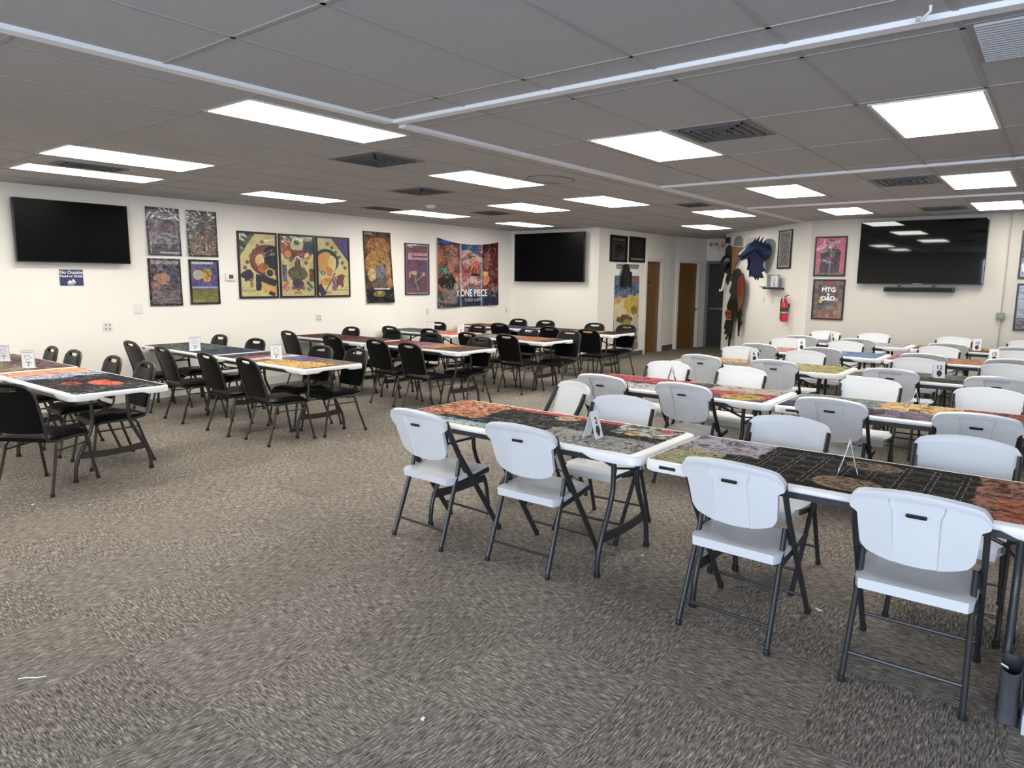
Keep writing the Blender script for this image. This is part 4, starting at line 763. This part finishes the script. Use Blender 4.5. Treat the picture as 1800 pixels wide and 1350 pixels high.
# printed table covers (u across from near to far side, v along the row)
def cover(name, *ly, lt=.35): return art(name, list(ly)+[dict(rg=.5,ts=5,c='#141214',a=.7,rw=.03),dict(rg=.42,ts=8,tw=1.5,c='#1a1618',a=.6,rw=.028),dict(rg=.58,ts=7,tw=1.2,c='#d8d0c4',a=lt,rw=.018)], axis='XY', aspect=2.4, rough=.7, spec=.03, gain=.74)
W_ = dict
COV = {
'Ra': cover('cover_arena_black', W_(p=('#17171a','#222226','#2c2c30'),s=3), W_(r=(.12,.84,.3,.97),g=(7,14),c='#77777c',a=.6),
   W_(r=(.90,1,0,.80),c='#d8412c',n=.02), W_(r=(.30,1,.72,1),p=('#2c2426','#7c5648','#d2703c','#e8b08a','#5a4450'),s=7,w=2,n=.22,ns=4), W_(r=(0,.30,.86,1),p=('#5a2c34','#c88c7c','#4a3c44'),s=8,w=2,n=.15), W_(r=(0,.17,.38,.93),p=('#7cb4d4','#b8d0d8'),s=4,n=.05), W_(r=(0,.08,.36,.93),c='#cfd2c4',n=.04),
   W_(r=(0,.46,0,.40),p=('#5a5a5c','#8c8c88','#c8c8c4','#70706c','#d8d8d8'),s=8,w=2.6,st=(2,1),n=.16,ns=5), W_(o=(.84,.44,.10,.05),p=('#a88c6c','#d8c4a0','#6a5440'),s=12), W_(r=(.62,.98,.0,.22),p=('#c8c8d0','#e0dcd8','#2c2c30','#b8b0b8'),s=5,w=2,n=.2), W_(o=(.68,.13,.10,.035),c='#d8b878',n=.1), W_(o=(.92,.05,.07,.03),c='#c84a34',n=.1)),
'Rb': cover('cover_map_black', W_(p=('#0d0b0b','#141110','#1a1615'),s=4), W_(r=(.05,.97,.28,.70),t=.66,ts=26,tw=1.2,p=('#7c6450','#b09478','#5a4a40'),s=10,a=.7), W_(r=(.08,.92,.12,.84),g=(6,15),c='#a09c98',a=.7), W_(o=(.22,.50,.17,.08),p=('#1c1614','#b8987c','#3c2c24','#8c705c'),s=22,w=1), W_(o=(.80,.48,.13,.07),p=('#1c1614','#a88c70','#3c2c24','#8c705c'),s=22,w=1), W_(o=(.22,.50,.17,.08),h=.12,c='#a88c70',a=.7),
   W_(r=(0,.55,.84,1),p=('#3c4434','#8c9470','#c8c49c','#a8886c','#5c6c4c'),s=8,w=2.2,n=.15), W_(r=(.5,1,.76,1),p=('#5c5064','#a8a4bc','#c8bcc0','#7c5c54'),s=8,w=2.2,n=.18), W_(r=(0,1,0,.24),p=('#3a2826','#8c5c4c','#c88870','#4c3c3c'),s=6,w=2,n=.18), W_(r=(0,.5,.0,.2),p=('#6c3424','#c8643c','#b89c88'),s=6,w=2,n=.18), lt=.08),
'Rc': cover('cover_crimson_mix', W_(p=('#241d24','#3c3038','#6c5450','#2a2228'),s=6,w=2), W_(r=(.55,1,.45,1),p=('#6c2028','#a82c3c','#c8485c','#4c2c34'),s=4,w=1.6,n=.25), W_(r=(0,.45,.45,.85),p=('#241f24','#a8a4a4','#d8d0cc','#4c4448'),s=6,w=2.2,n=.25), W_(r=(.2,.6,.0,.38),p=('#8c2c34','#c04858','#3c2c30'),s=4,n=.25), W_(o=(.22,.12,.22,.10),p=('#5c4c24','#d8b04c','#8c6c3c','#2a2428'),s=12,w=1.5,n=.25), W_(r=(.55,1,0,.34),p=('#7c6c60','#c4a898','#a8b0a8','#4c3c38'),s=6,w=2,n=.25), W_(r=(0,.6,.86,1),p=('#c8b090','#8c6c54'),s=6,n=.2)),
'Rd': cover('cover_dusk_swirl', W_(p=('#1c1c30','#34304c','#5c5068','#282840'),s=6,w=2.4), W_(r=(.4,1,.62,1),p=('#5c6460','#94a098','#3c4440'),s=6,w=2,n=.25), W_(r=(.0,.5,.3,.62),p=('#2a2640','#8c7c94','#5c4864','#c8b8c0'),s=10,w=2.4,n=.25), W_(r=(.45,1,.36,.66),p=('#8c6034','#d8a85c','#e8c88c','#7c4c34'),s=6,w=2,n=.25), W_(r=(.35,1,0,.38),p=('#8c2c24','#c44434','#5c4c38','#a83c30'),s=5,w=2,n=.22), W_(r=(0,.4,0,.22),p=('#2c3c34','#5c5c4c'),s=5,n=.2)),
'Re': cover('cover_warm_pale', W_(p=('#5c4430','#c8985c','#d8b890','#8c6c54'),s=5,w=2.2), W_(r=(0,.5,0,1),p=('#3c302c','#8c7468','#c8b0a0','#5c4840'),s=6,w=2,n=.2), W_(r=(0,1,.85,1),p=('#c8c0a8','#a89878'),s=5,n=.2), W_(r=(0,1,0,.35),p=('#5c5430','#a89858','#c8bc84','#6c5c3c'),s=6,w=2,n=.2)),
'Rf': cover('cover_slate', W_(p=('#2c2c2e','#4c4c4c','#8c908c','#3c3c3c'),s=5,w=2.2,st=(2,1)), W_(r=(0,.4,.0,.9),p=('#2c2a28','#4c4a46','#3a3836'),s=3,n=.1), W_(r=(.5,1,.8,1),c='#b8bcc0',n=.1)),
'Rg': cover('cover_pink_blue', W_(p=('#8c4c4c','#c87078','#d8a8a0','#5c3c40'),s=5,w=2), W_(r=(0,1,0,.42),p=('#2c4c84','#5c7cac','#8ca0c0','#3c4c6c'),s=4,w=2,n=.2)),
'Rh': cover('cover_magenta_gold', W_(p=('#8c3c6c','#b45c94','#a87c5c'),s=4,w=2), W_(r=(0,1,0,.66),p=('#7c5c34','#c89c5c','#a8443c','#d8b894','#5c4030'),s=7,w=2,n=.25), W_(r=(0,1,0,.2),p=('#8c2c2c','#b8504c'),s=5,n=.2)),
'Ri': cover('cover_lilac_grey', W_(p=('#4c4450','#7c7484','#a49cac','#3c3438'),s=6,w=2.2), W_(r=(0,1,0,.3),p=('#a8a0b0','#c8c4d0','#6c5c6c'),s=5,w=2,n=.2)),
'Rj': cover('cover_ochre', W_(p=('#4c443c','#8c7454','#c49454','#5c4c44'),s=5,w=2), W_(r=(0,.5,0,1),p=('#4c2c2c','#7c4c44','#8c6c54'),s=5,n=.2), W_(r=(.4,1,0,.55),p=('#b47c3c','#d8a860'),s=4,n=.15)),
'La1': cover('cover_ember_black', W_(p=('#242428','#303036','#3c3c42'),s=4,w=1.5), W_(o=(.60,.28,.14,.13),p=('#8c3424','#d8502c','#f0903c'),s=6,n=.25,ns=5), W_(o=(.30,.36,.13,.07),p=('#6c2c28','#c84438'),s=6,n=.25), W_(r=(.0,1,.62,.80),p=('#2c3048','#6c80b4','#c8d0e0','#8c2c34','#5c3a54'),s=7,w=2,n=.18,ns=5), W_(r=(0,1,.80,1),p=('#8c4420','#e08c3c','#f0b890','#b86c74'),s=5,w=2,n=.12,st=(1,2)), W_(r=(0,1,0,.16),t=.6,ts=14,p=('#8c8c90','#bcbcc0'),s=5,a=.7)),
'La2': cover('cover_brown_grey', W_(p=('#2c2826','#5c5048','#8c7868','#c4a894','#3c3432'),s=6,w=2.2,st=(1,2)), W_(r=(.5,1,0,.7),p=('#3c3030','#6c5458','#a88c88'),s=7,w=2,n=.2)),
'Lb1': cover('cover_gold_violet', W_(p=('#4c3c44','#7c5c50','#c89444','#8c6c5c'),s=5,w=2), W_(r=(0,.62,.05,.5),p=('#b07028','#e0ac44','#f0cc74','#6c4c6c'),s=4,w=2,n=.2,st=(1,2)), W_(r=(.5,1,.3,.6),p=('#54446c','#7c6c9c','#a49cc0'),s=4,w=2,n=.2), W_(r=(0,1,.60,.72),p=('#8caacc','#d8e0ec','#c8c8d8'),s=4,n=.12), W_(r=(0,.7,.70,.84),p=('#8c2c24','#c84c38','#3c3440'),s=6,n=.2), W_(r=(0,1,.82,1),p=('#2c2c34','#4c4c5c','#3a2c34'),s=5,n=.15), W_(r=(.7,1,.0,.28),p=('#7c6c6c','#a89484'),s=7,n=.2)),
'Lb2': cover('cover_forest_slate', W_(p=('#2c3834','#4c5c54','#7c8c84','#343c48'),s=5,w=2.2), W_(r=(0,1,0,.4),p=('#242838','#3c4460','#6c7490'),s=6,w=2,n=.2), W_(r=(.6,1,.75,1),p=('#3c2c28','#6c4c3c'),s=5,n=.15)),
'Lc1': cover('cover_wine_amber', W_(p=('#4c2c30','#7c4040','#a4605c','#3c2c34'),s=5,w=2), W_(r=(0,1,.45,.75),p=('#5c4474','#94709c','#c46c4c'),s=5,w=2,n=.2), W_(r=(.2,1,.15,.5),p=('#8c5434','#d89c4c','#6c4c40'),s=5,w=2,n=.25), W_(r=(0,1,0,.3),p=('#4c3c34','#6c5444','#5c4438'),s=4,n=.15), W_(r=(0,1,.75,1),p=('#6c2428','#983c3c'),s=4,n=.1)),
'Lc2': cover('cover_burgundy', W_(p=('#4c1c28','#6c2c38','#3c2028','#7c3c44'),s=5,w=2), W_(r=(0,1,0,.35),p=('#3c2a28','#5c4440','#8c706c'),s=6,w=2,n=.2)),
'Ld1': cover('cover_lilac_rust', W_(p=('#3c3438','#7c6468','#c4a8b4','#5c4044'),s=7,w=2.2), W_(r=(0,1,.1,.5),p=('#8c4c34','#c4743c','#5c3c38','#d8a47c'),s=7,w=2,n=.2), W_(r=(0,1,0,.14),c='#4c443c',n=.1), W_(r=(0,1,.8,1),p=('#5c5854','#7c7470'),s=5,n=.1)),
'Ld2': cover('cover_green_flame', W_(p=('#24342c','#44584c','#7c8c80','#2c3430'),s=6,w=2.2), W_(r=(0,1,0,.42),p=('#8c2c20','#d85434','#f08c5c','#3c3430'),s=5,w=2,n=.2)),
'Le1': cover('cover_brown_flame', W_(p=('#2c201c','#4c342c','#6c4838','#382824'),s=5,w=2), W_(r=(.1,.9,.25,.6),p=('#a84c20','#e88c34','#f0b85c'),s=4,w=1.6,n=.25), W_(r=(0,1,0,.2),p=('#241c1c','#4c2424'),s=5,n=.1)),
'Le2': cover('cover_navy', W_(p=('#1c2038','#2c3458','#444c7c','#242840'),s=5,w=2), W_(r=(0,1,.6,1),p=('#5c2c20','#a4502c','#3c2824'),s=5,w=2,n=.2)),
}
def mat_on(key, x, y, rz, label, wd=.68, ln=1.74, dx=0, dy=0):
    o = B(-wd/2,wd/2,-ln/2,ln/2,0,.0022).build('table_cover', COV[key], smooth=0)
    c, s = math.cos(rz), math.sin(rz); o.location = (x+dx*c-dy*s, y+dx*s+dy*c, TH+.0006); o.rotation_euler = (0,0,rz)
    tag(o, label, 'table cover', 'printed covers on the tables'); return o

# ------------------------------------------------------------------ white folding chair (front = +x)
def make_white():
    t = thing('folding_chair', 'x', 'chair')
    # seat
    nu, nv = 14, 12
    def seat(i, j):
        u, v = i/nu*2-1, j/nv                     # u across, v back->front
        hwd = .205+.012*math.sin(v*math.pi)-(.018 if v > .9 else 0)-(.012 if v < .06 else 0)
        x = -.195+.405*v; dip = -.016*(1-u*u)*math.sin(math.pi*min(1,v*1.15)) ; fr = -.02*max(0,(v-.82)/.18)**2
        ed = max(abs(u), abs(2*v-1)); rim = -.008*max(0,(ed-.86)/.14)**2
        z = .445+dip+fr+rim+.010*(v-.5)
        th = .014+.030*(max(0,(ed-.80)/.20))**.5
        return Vector((x,u*hwd,z)), Vector((x+(.004 if v < .05 else 0),u*hwd*.99,z-th))
    MB().shell(nu,nv,seat).build('seat', M_HDPE, t, smooth=50)
    # backrest: curved panel, rounded top, hand slot, moulded centre recess
    ys = [-.232,-.222,-.205,-.18,-.15,-.12,-.094,-.088,-.066,-.036,-.032,0,.032,.036,.066,.088,.094,.12,.15,.18,.205,.222,.232]
    vs_ = [0,.03,.08,.16,.28,.40,.52,.60,.67,.70,.73,.76,.79,.82,.85,.872,.895,.945,.98,1.0]
    def outline(y, v):
        a = abs(y)/.232
        top = .850-.032*a**2-.040*max(0,(a-.82)/.18)**2.2
        bot = .527+.045*a**2.2+.030*max(0,(a-.85)/.15)**2
        e = max(0,min(1,(v-.70)/.13)); e = e*e*(3-2*e)
        wd = (.213-.014*(1-v)+.026*e)/.232        # wide ears at the top, inside the tubes below
        return y*wd, bot+(top-bot)*v
    def back(i, j):
        y, z = outline(ys[i], vs_[j]); v = vs_[j]
        xc = -.155-.36*(z-.53)+.030*(y/.23)**2-.030          # leans back, wraps forward at the sides
        edge = max(0,(abs(ys[i])/.232-.86)/.14); topr = max(0,(v-.90)/.10)
        th = .016+.016*min(1,topr*1.6)*(1-.5*topr)+.010*edge*(1-.5*edge)
        rec = .015 if abs(ys[i]) < .091 and v < .885 else 0
        rec *= .25+.75*min(1,v/.6)
        n = Vector((.94,0,.34))
        c = Vector((xc,y,z)); return c+n*th*.5, c-n*(th*.5-rec)
    MB().shell(len(ys)-1,len(vs_)-1,back).build('backrest', M_HDPE, t, smooth=38)
    B(-.006,.006,-.036,.036,-.007,.007).build('hand_slot', M_BLACK, t, loc=(-.2665,0,.752), rot=(0,R(-20),0), bevel=.005)
    for s in (-1,1):
        # one tube runs from the front foot up to the backrest; the rear leg hinges on it
        f = MB().tube([(.262,s*.222,.012),(.165,s*.222,.20),(.02,s*.222,.40),(-.062,s*.222,.52)] if False else [(.262,s*.226,.012),(.06,s*.226,.315),(-.045,s*.226,.47),(-.117,s*.226,.575),(-.185,s*.226,.70),(-.225,s*.226,.79)], [(.019,.012)]*6, 10, flat=(1,0,0)).build('front_leg', M_STEEL, t)
        MB().lathe([(.015,0),(.016,.006),(.013,.035)],10).build('foot_cap', M_CAP, f, loc=(.262,s*.226,0))
        r = MB().tube([(-.262,s*.212,.012),(-.16,s*.205,.29),(-.10,s*.20,.46),(-.085,s*.20,.53)], [(.016,.012)]*4, 10, flat=(1,0,0)).build('rear_leg', M_STEEL, t)
        MB().lathe([(.014,0),(.015,.006),(.012,.03)],10).build('foot_cap', M_CAP, r, loc=(-.262,s*.212,0))
        MB().bar((-.13,s*.214,.385),(.17,s*.214,.425),.008,.03).build('seat_bracket', M_STEEL, t, smooth=0)
        MB().bar((-.085,s*.213,.525),(-.045,s*.219,.455),.010,.032).build('hinge', M_STEEL, t, smooth=0)
    MB().tube([(-.225,-.208,.115),(-.225,.208,.115)], .008, 8).build('rear_stretcher', M_STEEL, t)
    MB().tube([(.196,-.224,.115),(.196,.224,.115)], .008, 8).build('front_stretcher', M_STEEL, t)
    return t
wc0 = make_white(); wkm = kidmap_of(wc0); used_w = [False]
def place_white(x, y, rz, label, group):
    o = copy_tree(wc0, wkm) if used_w[0] else wc0; used_w[0] = True
    o.location = (x,y,0); o.rotation_euler = (0,0,rz); tag(o, label, 'chair', group)

# ------------------------------------------------------------------ black stacking chair (front = +x)
def make_black():
    t = thing('stacking_chair', 'x', 'chair')
    nu, nv = 12, 12
    def seat(i, j):
        u, v = i/nu*2-1, j/nv
        w_ = .195+.022*v-(.02*max(0,(v-.85)/.15)**2)
        x = -.20+.43*v; ed = max(abs(u),abs(2*v-1)); dome = .022*(1-max(0,(ed-.55)/.45)**2)
        fr = -.028*max(0,(v-.8)/.2)**2
        return Vector((x,u*w_,.435+dome+fr)), Vector((x,u*w_*.97,.405+fr))
    MB().shell(nu,nv,seat).build('seat', M_VINYL, t, smooth=55)
    ys = [-.200,-.192,-.172,-.14,-.098,-.092,-.05,0,.05,.092,.098,.14,.172,.192,.200]
    vs_ = [0,.04,.12,.25,.4,.55,.70,.80,.845,.87,.895,.905,.93,.955,.98,1]
    def back(i, j):
        y, v = ys[i], vs_[j]; a = abs(y)/.2
        top = .865-.012*a**2-.085*max(0,(a-.55)/.45)**2.4; bot = .475+.008*a**2
        z = bot+(top-bot)*v; y2 = y*(1.0-.045*math.cos(math.pi*v*.8))
        if v > .86 and abs(y) < .093: pass
        xc = -.20-.26*(z-.47)-.012*(1-a*a)-.02*(v**3)
        th = .030*(1-.45*max(0,(a-.7)/.3)**2)*(1-.45*max(0,(v-.8)/.2)); n = Vector((.965,0,.26))
        if v in (.87,.845) and abs(y) < .093: z -= .012*(1-(y/.093)**2)
        c = Vector((xc,y2,z)); return c+n*th*.5, c-n*th*.5
    MB().shell(len(ys)-1,len(vs_)-1,back,lambda i, j: abs(ys[i]+ys[i+1])/2 < .093 and .865 < (vs_[j]+vs_[j+1])/2 < .932).build('backrest', M_VINYL, t, smooth=55)
    # bright tube that follows the edge of the back and turns forward under the seat
    def X(z): return -.20-.26*(z-.47)-.012
    side = lambda s: [(.02,s*.165,.398),(-.12,s*.19,.398),(-.19,s*.20,.412),(-.215,s*.203,.45),(X(.52),s*.203,.52),(X(.66),s*.208,.66),(X(.75)-.004,s*.208,.75),(X(.80)-.008,s*.198,.805)]
    top = [(X(.835)-.014,-.165,.838),(X(.853)-.018,-.10,.857),(X(.86)-.020,0,.864),(X(.853)-.018,.10,.857),(X(.835)-.014,.165,.838)]
    MB().tube(side(-1)+top+side(1)[::-1], .0105, 8).build('back_frame', M_STEELD, t)
    for s in (-1,1):
        f = MB().tube([(.275,s*.225,.012),(.235,s*.215,.20),(.205,s*.205,.36),(.19,s*.20,.385),(.165,s*.198,.396),(-.06,s*.198,.396),(-.10,s*.20,.388),(-.125,s*.203,.365),(-.165,s*.212,.22),(-.235,s*.228,.012)], .0115, 8).build('side_frame', M_STEELD, t)
        for fx, fy in ((.275,.225),(-.235,.228)): MB().lathe([(.017,0),(.018,.006),(.014,.028)],10).build('foot_cap', M_CAP, f, loc=(fx,s*fy,0))
        MB().tube([(.21,s*.208,.325),(-.135,s*.206,.325)], .007, 6).build('side_stretcher', M_STEELD, t)
    return t
bc0 = make_black(); bkm = kidmap_of(bc0); used_b = [False]
def place_black(x, y, rz, label, group):
    o = copy_tree(bc0, bkm) if used_b[0] else bc0; used_b[0] = True
    o.location = (x,y,0); o.rotation_euler = (0,0,rz); tag(o, label, 'chair', group)

# ------------------------------------------------------------------ laying out the room
ORD = ['first','second','third','fourth','fifth']
RX = [3.11, 5.14, 7.30, 9.15, 10.96]; YJ = 1.605
RTX = [(2.93,4.21),(5.05,6.37),(7.21,8.44),(9.06,10.21),(10.87,12.19)]      # tops of the near and far chair backs
ROWN = ['front white row','second white row','third white row','fourth white row','last white row']
RK = [('Ra','Rb'),('Rc','Rd'),('Re','Rf'),('Rg','Rh'),('Ri','Rj')]
YW = [3.02, 2.27, 1.17, .36]
for i in range(5):
    x = RX[i]+TW/2
    for k, (y, side) in enumerate(((YJ+.012+TL/2,'left'),(YJ-.012-TL/2,'right'))):
        place_table(x, y, 0, 'white folding table, %s one of the %s' % (side, ROWN[i]), 'white folding tables on the right')
        mat_on(RK[i][k], x, y, 0, 'printed cover on the %s table of the %s' % (side, ROWN[i]), dx=.005, dy=(.02 if k == 0 else 0), ln=(1.74 if k == 0 else 1.79))
    for k, y in enumerate(YW):
        jx, jy, jr = rnd.uniform(-.02,.02), rnd.uniform(-.02,.02), rnd.uniform(-.06,.06)
        n, f = RTX[i]
        if i == 0: jx, jy, jr = [(-.02,.0,-.03),(.05,.03,.02),(.03,-.09,-.03),(.02,.0,.02)][k]
        place_white(n+.275+jx, y+jy, jr, 'white folding chair, %s from the left on the near side of the %s' % (ORD[k], ROWN[i]), 'white folding chairs on the right')
        jx, jy, jr = rnd.uniform(-.02,.02), rnd.uniform(-.03,.03), rnd.uniform(-.05,.05)
        if i == 0 and k == 0: jx, jy, jr = .36, .02, R(-28)
        if i == 0 and k == 3: jy = -.05
        place_white(f-.275+jx, y+jy, math.pi+jr, 'white folding chair, %s from the left on the far side of the %s' % (ORD[k], ROWN[i]), 'white folding chairs on the right')
M_STEELT[0] = M_STEELD
tab1 = make_table(); tkm = kidmap_of(tab1); tab0 = tab1; used_t[0] = False
LX = [(2.02,0),(4.08,.022),(6.33,.018),(8.17,.025),(10.12,.03)]; YN = 5.78
LROW = ['nearest black-chair row','second black-chair row','third black-chair row','fourth black-chair row','farthest black-chair row']
LK = [('La1','La2'),('Lb1','Lb2'),('Lc1','Lc2'),('Ld1','Ld2'),('Le1','Le2')]
for i, (x0, a) in enumerate(LX):
    for k, y in enumerate((YN+TL/2, YN+.02+TL*1.5)):
        x = x0+TW/2-math.tan(-a)*(y-YN)
        place_table(x, y, -a, 'white folding table, %s of the %s' % (['open-floor end','wall end'][k], LROW[i]), 'white folding tables on the left')
        mat_on(LK[i][k], x, y, -a, 'printed cover on the %s table of the %s' % (['open-floor end','wall end'][k], LROW[i]), ln=1.76, dx=.01)
NEAR = [[],[(3.70,6.15),(3.68,6.86),(3.70,7.84),(3.76,8.76)],[(5.88,6.18),(5.95,6.86),(6.02,7.86),(6.02,8.86)],[(7.78,6.17),(7.66,6.80),(7.80,7.74),(7.78,8.62)],[(9.50,5.90),(9.60,6.70),(9.70,7.88)]]
FAR = [[(2.92,6.53),(2.92,7.21),(2.89,8.07),(2.89,8.68)],[(4.98,6.08),(4.93,6.61),(4.93,7.99),(4.93,8.9)],[(7.14,6.12),(7.16,7.05),(7.20,7.92),(7.18,8.9)],[(9.0,5.9),(9.02,6.72),(9.04,7.84),(9.10,8.80)],[(10.95,6.02),(10.97,6.66),(11.02,7.77),(11.04,8.45)]]
for i in range(5):
    for sd, lst in (('near',NEAR[i]),('far',FAR[i])):
        for k, (tx, y) in enumerate(lst):
            jr = rnd.uniform(-.07,.07)
            x0y = LX[i][0]+math.tan(LX[i][1])*(y-YN); tx = min(tx, x0y-.06) if sd == 'near' else max(tx, x0y+TW+.065)
            if sd == 'near': x, rz = tx+.315, jr
            else: x, rz = tx-.315, math.pi+jr
            place_black(x, y, rz, 'black stacking chair, %s from open floor, %s side of the %s' % (ORD[k], sd, LROW[i]), 'black stacking chairs on the left')
place_black(1.92, 6.10, R(33), 'black stacking chair turned at an angle at the left photo edge', 'black stacking chairs on the left')

# number tents on the white rows
def tent(x, y, rz, num, label, both=True):
    t = thing('number_tent', label, 'table number', (x,y,TH+.003), rz, 'number tents on the white rows')
    w_, h, d = .095, .155, .042
    for s, nm in ((-1,'front_panel'),(1,'rear_panel')):
        mb = MB(); mb.add([(-w_/2,s*d,0),(w_/2,s*d,0),(w_/2,0,h),(-w_/2,0,h),(-w_/2,s*(d-.002),0),(w_/2,s*(d-.002),0),(w_/2,0,h-.004),(-w_/2,0,h-.004)], [(0,1,2,3),(7,6,5,4),(0,4,5,1),(2,6,7,3),(0,3,7,4),(1,5,6,2)])
        p = mb.build(nm, M_PAPER, t, smooth=0)
        th_ = math.atan2(d,h); rot = (R(90)-th_,0,0) if s < 0 else (R(90)-th_,0,math.pi)
        q = lambda z: (0, s*(d*(1-z/h)+.0012), z+.0003)
        text(num, .055, M_INK, p, q(.098), rot, bold=.001); 
        a = th_; 
        lg = MB().prism([(0,.034),(-.013,.030),(-.020,.017),(-.020,.008),(-.027,.002),(-.020,-.006),(-.014,-.020),(0,-.030),(.014,-.020),(.020,-.006),(.027,.002),(.020,.008),(.020,.017),(.013,.030)],0,.0006)
        lg.build('emblem', mat('emblem_dark',lin('#2c2f2a'),.6), p, q(.040), rot, smooth=0)
    return t
TN = [[('2',3.37,2.04,R(4)),('1',3.52,.72,R(12))],[('4',5.62,2.62,R(14)),('3',5.55,.74,R(8))],[('6',7.78,2.66,R(-35)),('12',7.72,.86,R(-70))],[('8',9.62,2.66,R(-62)),('15',9.66,.55,R(-75))],[('9',11.34,2.70,R(-20)),('10',11.28,.84,R(-88))]]
for i, row in enumerate(TN):
    for k, (n_, x, y, rz) in enumerate(row):
        tent(x, y, rz, n_, 'folded white number card on the %s table of the %s' % (['left','right'][k], ROWN[i]))
# flat bird cards on the left rows
def bird_card(x, y, rz, num, label):
    t = thing('table_card', label, 'table number', (x,y,TH+.003), rz, 'bird cards on the left rows')
    B(-.065,.065,-.002,.002,0,.17).build('card', M_PAPER, t, smooth=0)
    B(-.06,.06,-.02,.03,0,.003).build('base', mat('clear_base',(.7,.7,.7),.2), t, smooth=0)
    e = MB()
    for bb in ((-.064,.064,.164,.168),(-.064,-.0615,.004,.168),(.0615,.064,.004,.168)): e.box(bb[0],bb[1],-.0026,-.0019,bb[2],bb[3])
    e.build('border', mat('border_grey',(.12,.11,.12),.6), t, smooth=0)
    hl = MB(); [hl.box(-.05+.0125*q,-.041+.0125*q,-.0027,-.0019,.147,.152) for q in range(8)]; hl.build('header_print', M_INK, t, smooth=0); text('Table', .026, M_INK, t, (0,-.0027,.055)); text(num, .03, M_INK, t, (0,-.0027,.028), bold=.0012)
    pts = [(-.032,.122),(-.030,.105),(-.024,.088),(-.008,.080),(.010,.083),(.020,.095),(.040,.102),(.018,.108),(.014,.122),(.002,.132),(.004,.118),(-.004,.110),(-.018,.126),(-.032,.122)]
    MB().tube([(p[0],-.0028,p[1]) for p in pts], .0014, 5).build('bird_drawing', M_INK, t)
for n_, x, y, lb in (('1',2.44,8.66,'bird drawing card Table 1 at the left photo edge'),('2',2.41,7.86,'bird drawing card Table 2 on the nearest left row'),('4',4.30,8.28,'bird drawing card at the wall end of the second black-chair row'),('5',4.42,6.75,'bird drawing card Table 5 on the second black-chair row'),('7',8.60,8.50,'left bird drawing card on the fourth black-chair row'),('8',8.68,7.88,'right bird drawing card on the fourth black-chair row')):
    bird_card(x, y, R(-52) if n_ in '125' else R(-20), n_, lb)

# box and grey bag at the lower right corner, scraps on the carpet
cb = thing('product_carton','white carton with blue and red print at the lower right corner','box',(3.165,-.185,0),R(2))
CT = art('carton_print',[dict(c='#d4d6e0'),dict(r=(0,1,.55,.95),p=('#dcdfe8','#2c4ca0','#3c5cb4','#dcdfe8'),s=4,w=1.5),dict(r=(0,1,.38,.55),p=('#3058b0','#4a8ac8','#b04050'),s=4,n=.1),dict(o=(.4,.46,.12,.08),c='#a83c48',n=.1)])
B(-.17,.17,-.155,.155,.002,.20).build('carton', CT, cb, bevel=.004)
B(-.17,.17,-.02,.02,.2004,.2012).build('tape', mat('tape',(.6,.58,.52),.3), cb, smooth=0)
bg = thing('plastic_bag','crumpled grey plastic bag behind the white carton at the lower right','bag',(3.09,.012,0),0)
def bag(i, j):
    u, v = i/24*2*math.pi, j/10
    cx, sy = math.cos(u), math.sin(u); k = (abs(cx)**4+abs(sy)**4)**-.25      # squarish plan, sides pinched by folds
    r = k*(1-.10*math.sin(v*3.1)-.16*max(0,abs(sy)-.75)*v)+.03*math.sin(5*u+3*v)
    top = .225+.012*cx-.008*math.cos(2*u)
    p = Vector((r*.062*cx-.01*v, r*.036*sy, top*v+.003)); q = Vector((p.x*.95,p.y*.95,p.z)); return p, q
MB().shell(24,10,bag).build('film', mat('bag_grey',(.055,.055,.062),.45,bump=(9,.9)), bg, smooth=70)
B(-.04,.04,-.012,.012,0,.003).build('label_strip', M_PAPER, bg, loc=(-.05,.022,.222), rot=(R(20),R(30),0), smooth=0)
for k, (x, y, sx, sy, rz, lb) in enumerate(((1.69,1.73,.012,.008,.3,'tiny white paper scrap on the open carpet in the foreground'),(3.56,.81,.020,.008,.9,'white paper scrap under the front white row, right of the chairs'),(3.63,1.83,.008,.008,.2,'white speck on the carpet under the front table joint'),(4.58,5.75,.018,.010,.6,'white scrap near the table foot of the second black-chair row'),(1.69,5.69,.014,.008,.1,'white scrap on the carpet beside the angled black chair'))):
    o = MB().prism([(-sx,-sy),(sx*.8,-sy*.7),(sx,sy*.6),(-sx*.5,sy)],.0,.002).build('paper_scrap', M_PAPER, smooth=0); o.location = (x,y,.002); o.rotation_euler = (0,0,rz)
    tag(o, lb, 'paper scrap', 'scraps on the carpet')
o = MB().tube([(.84,3.20,.004),(.865,3.18,.006),(.89,3.15,.005),(.92,3.135,.004)], .0022, 6).build('thread', M_PAPER)
tag(o, 'thin white thread lying on the carpet at the lower left', 'thread')
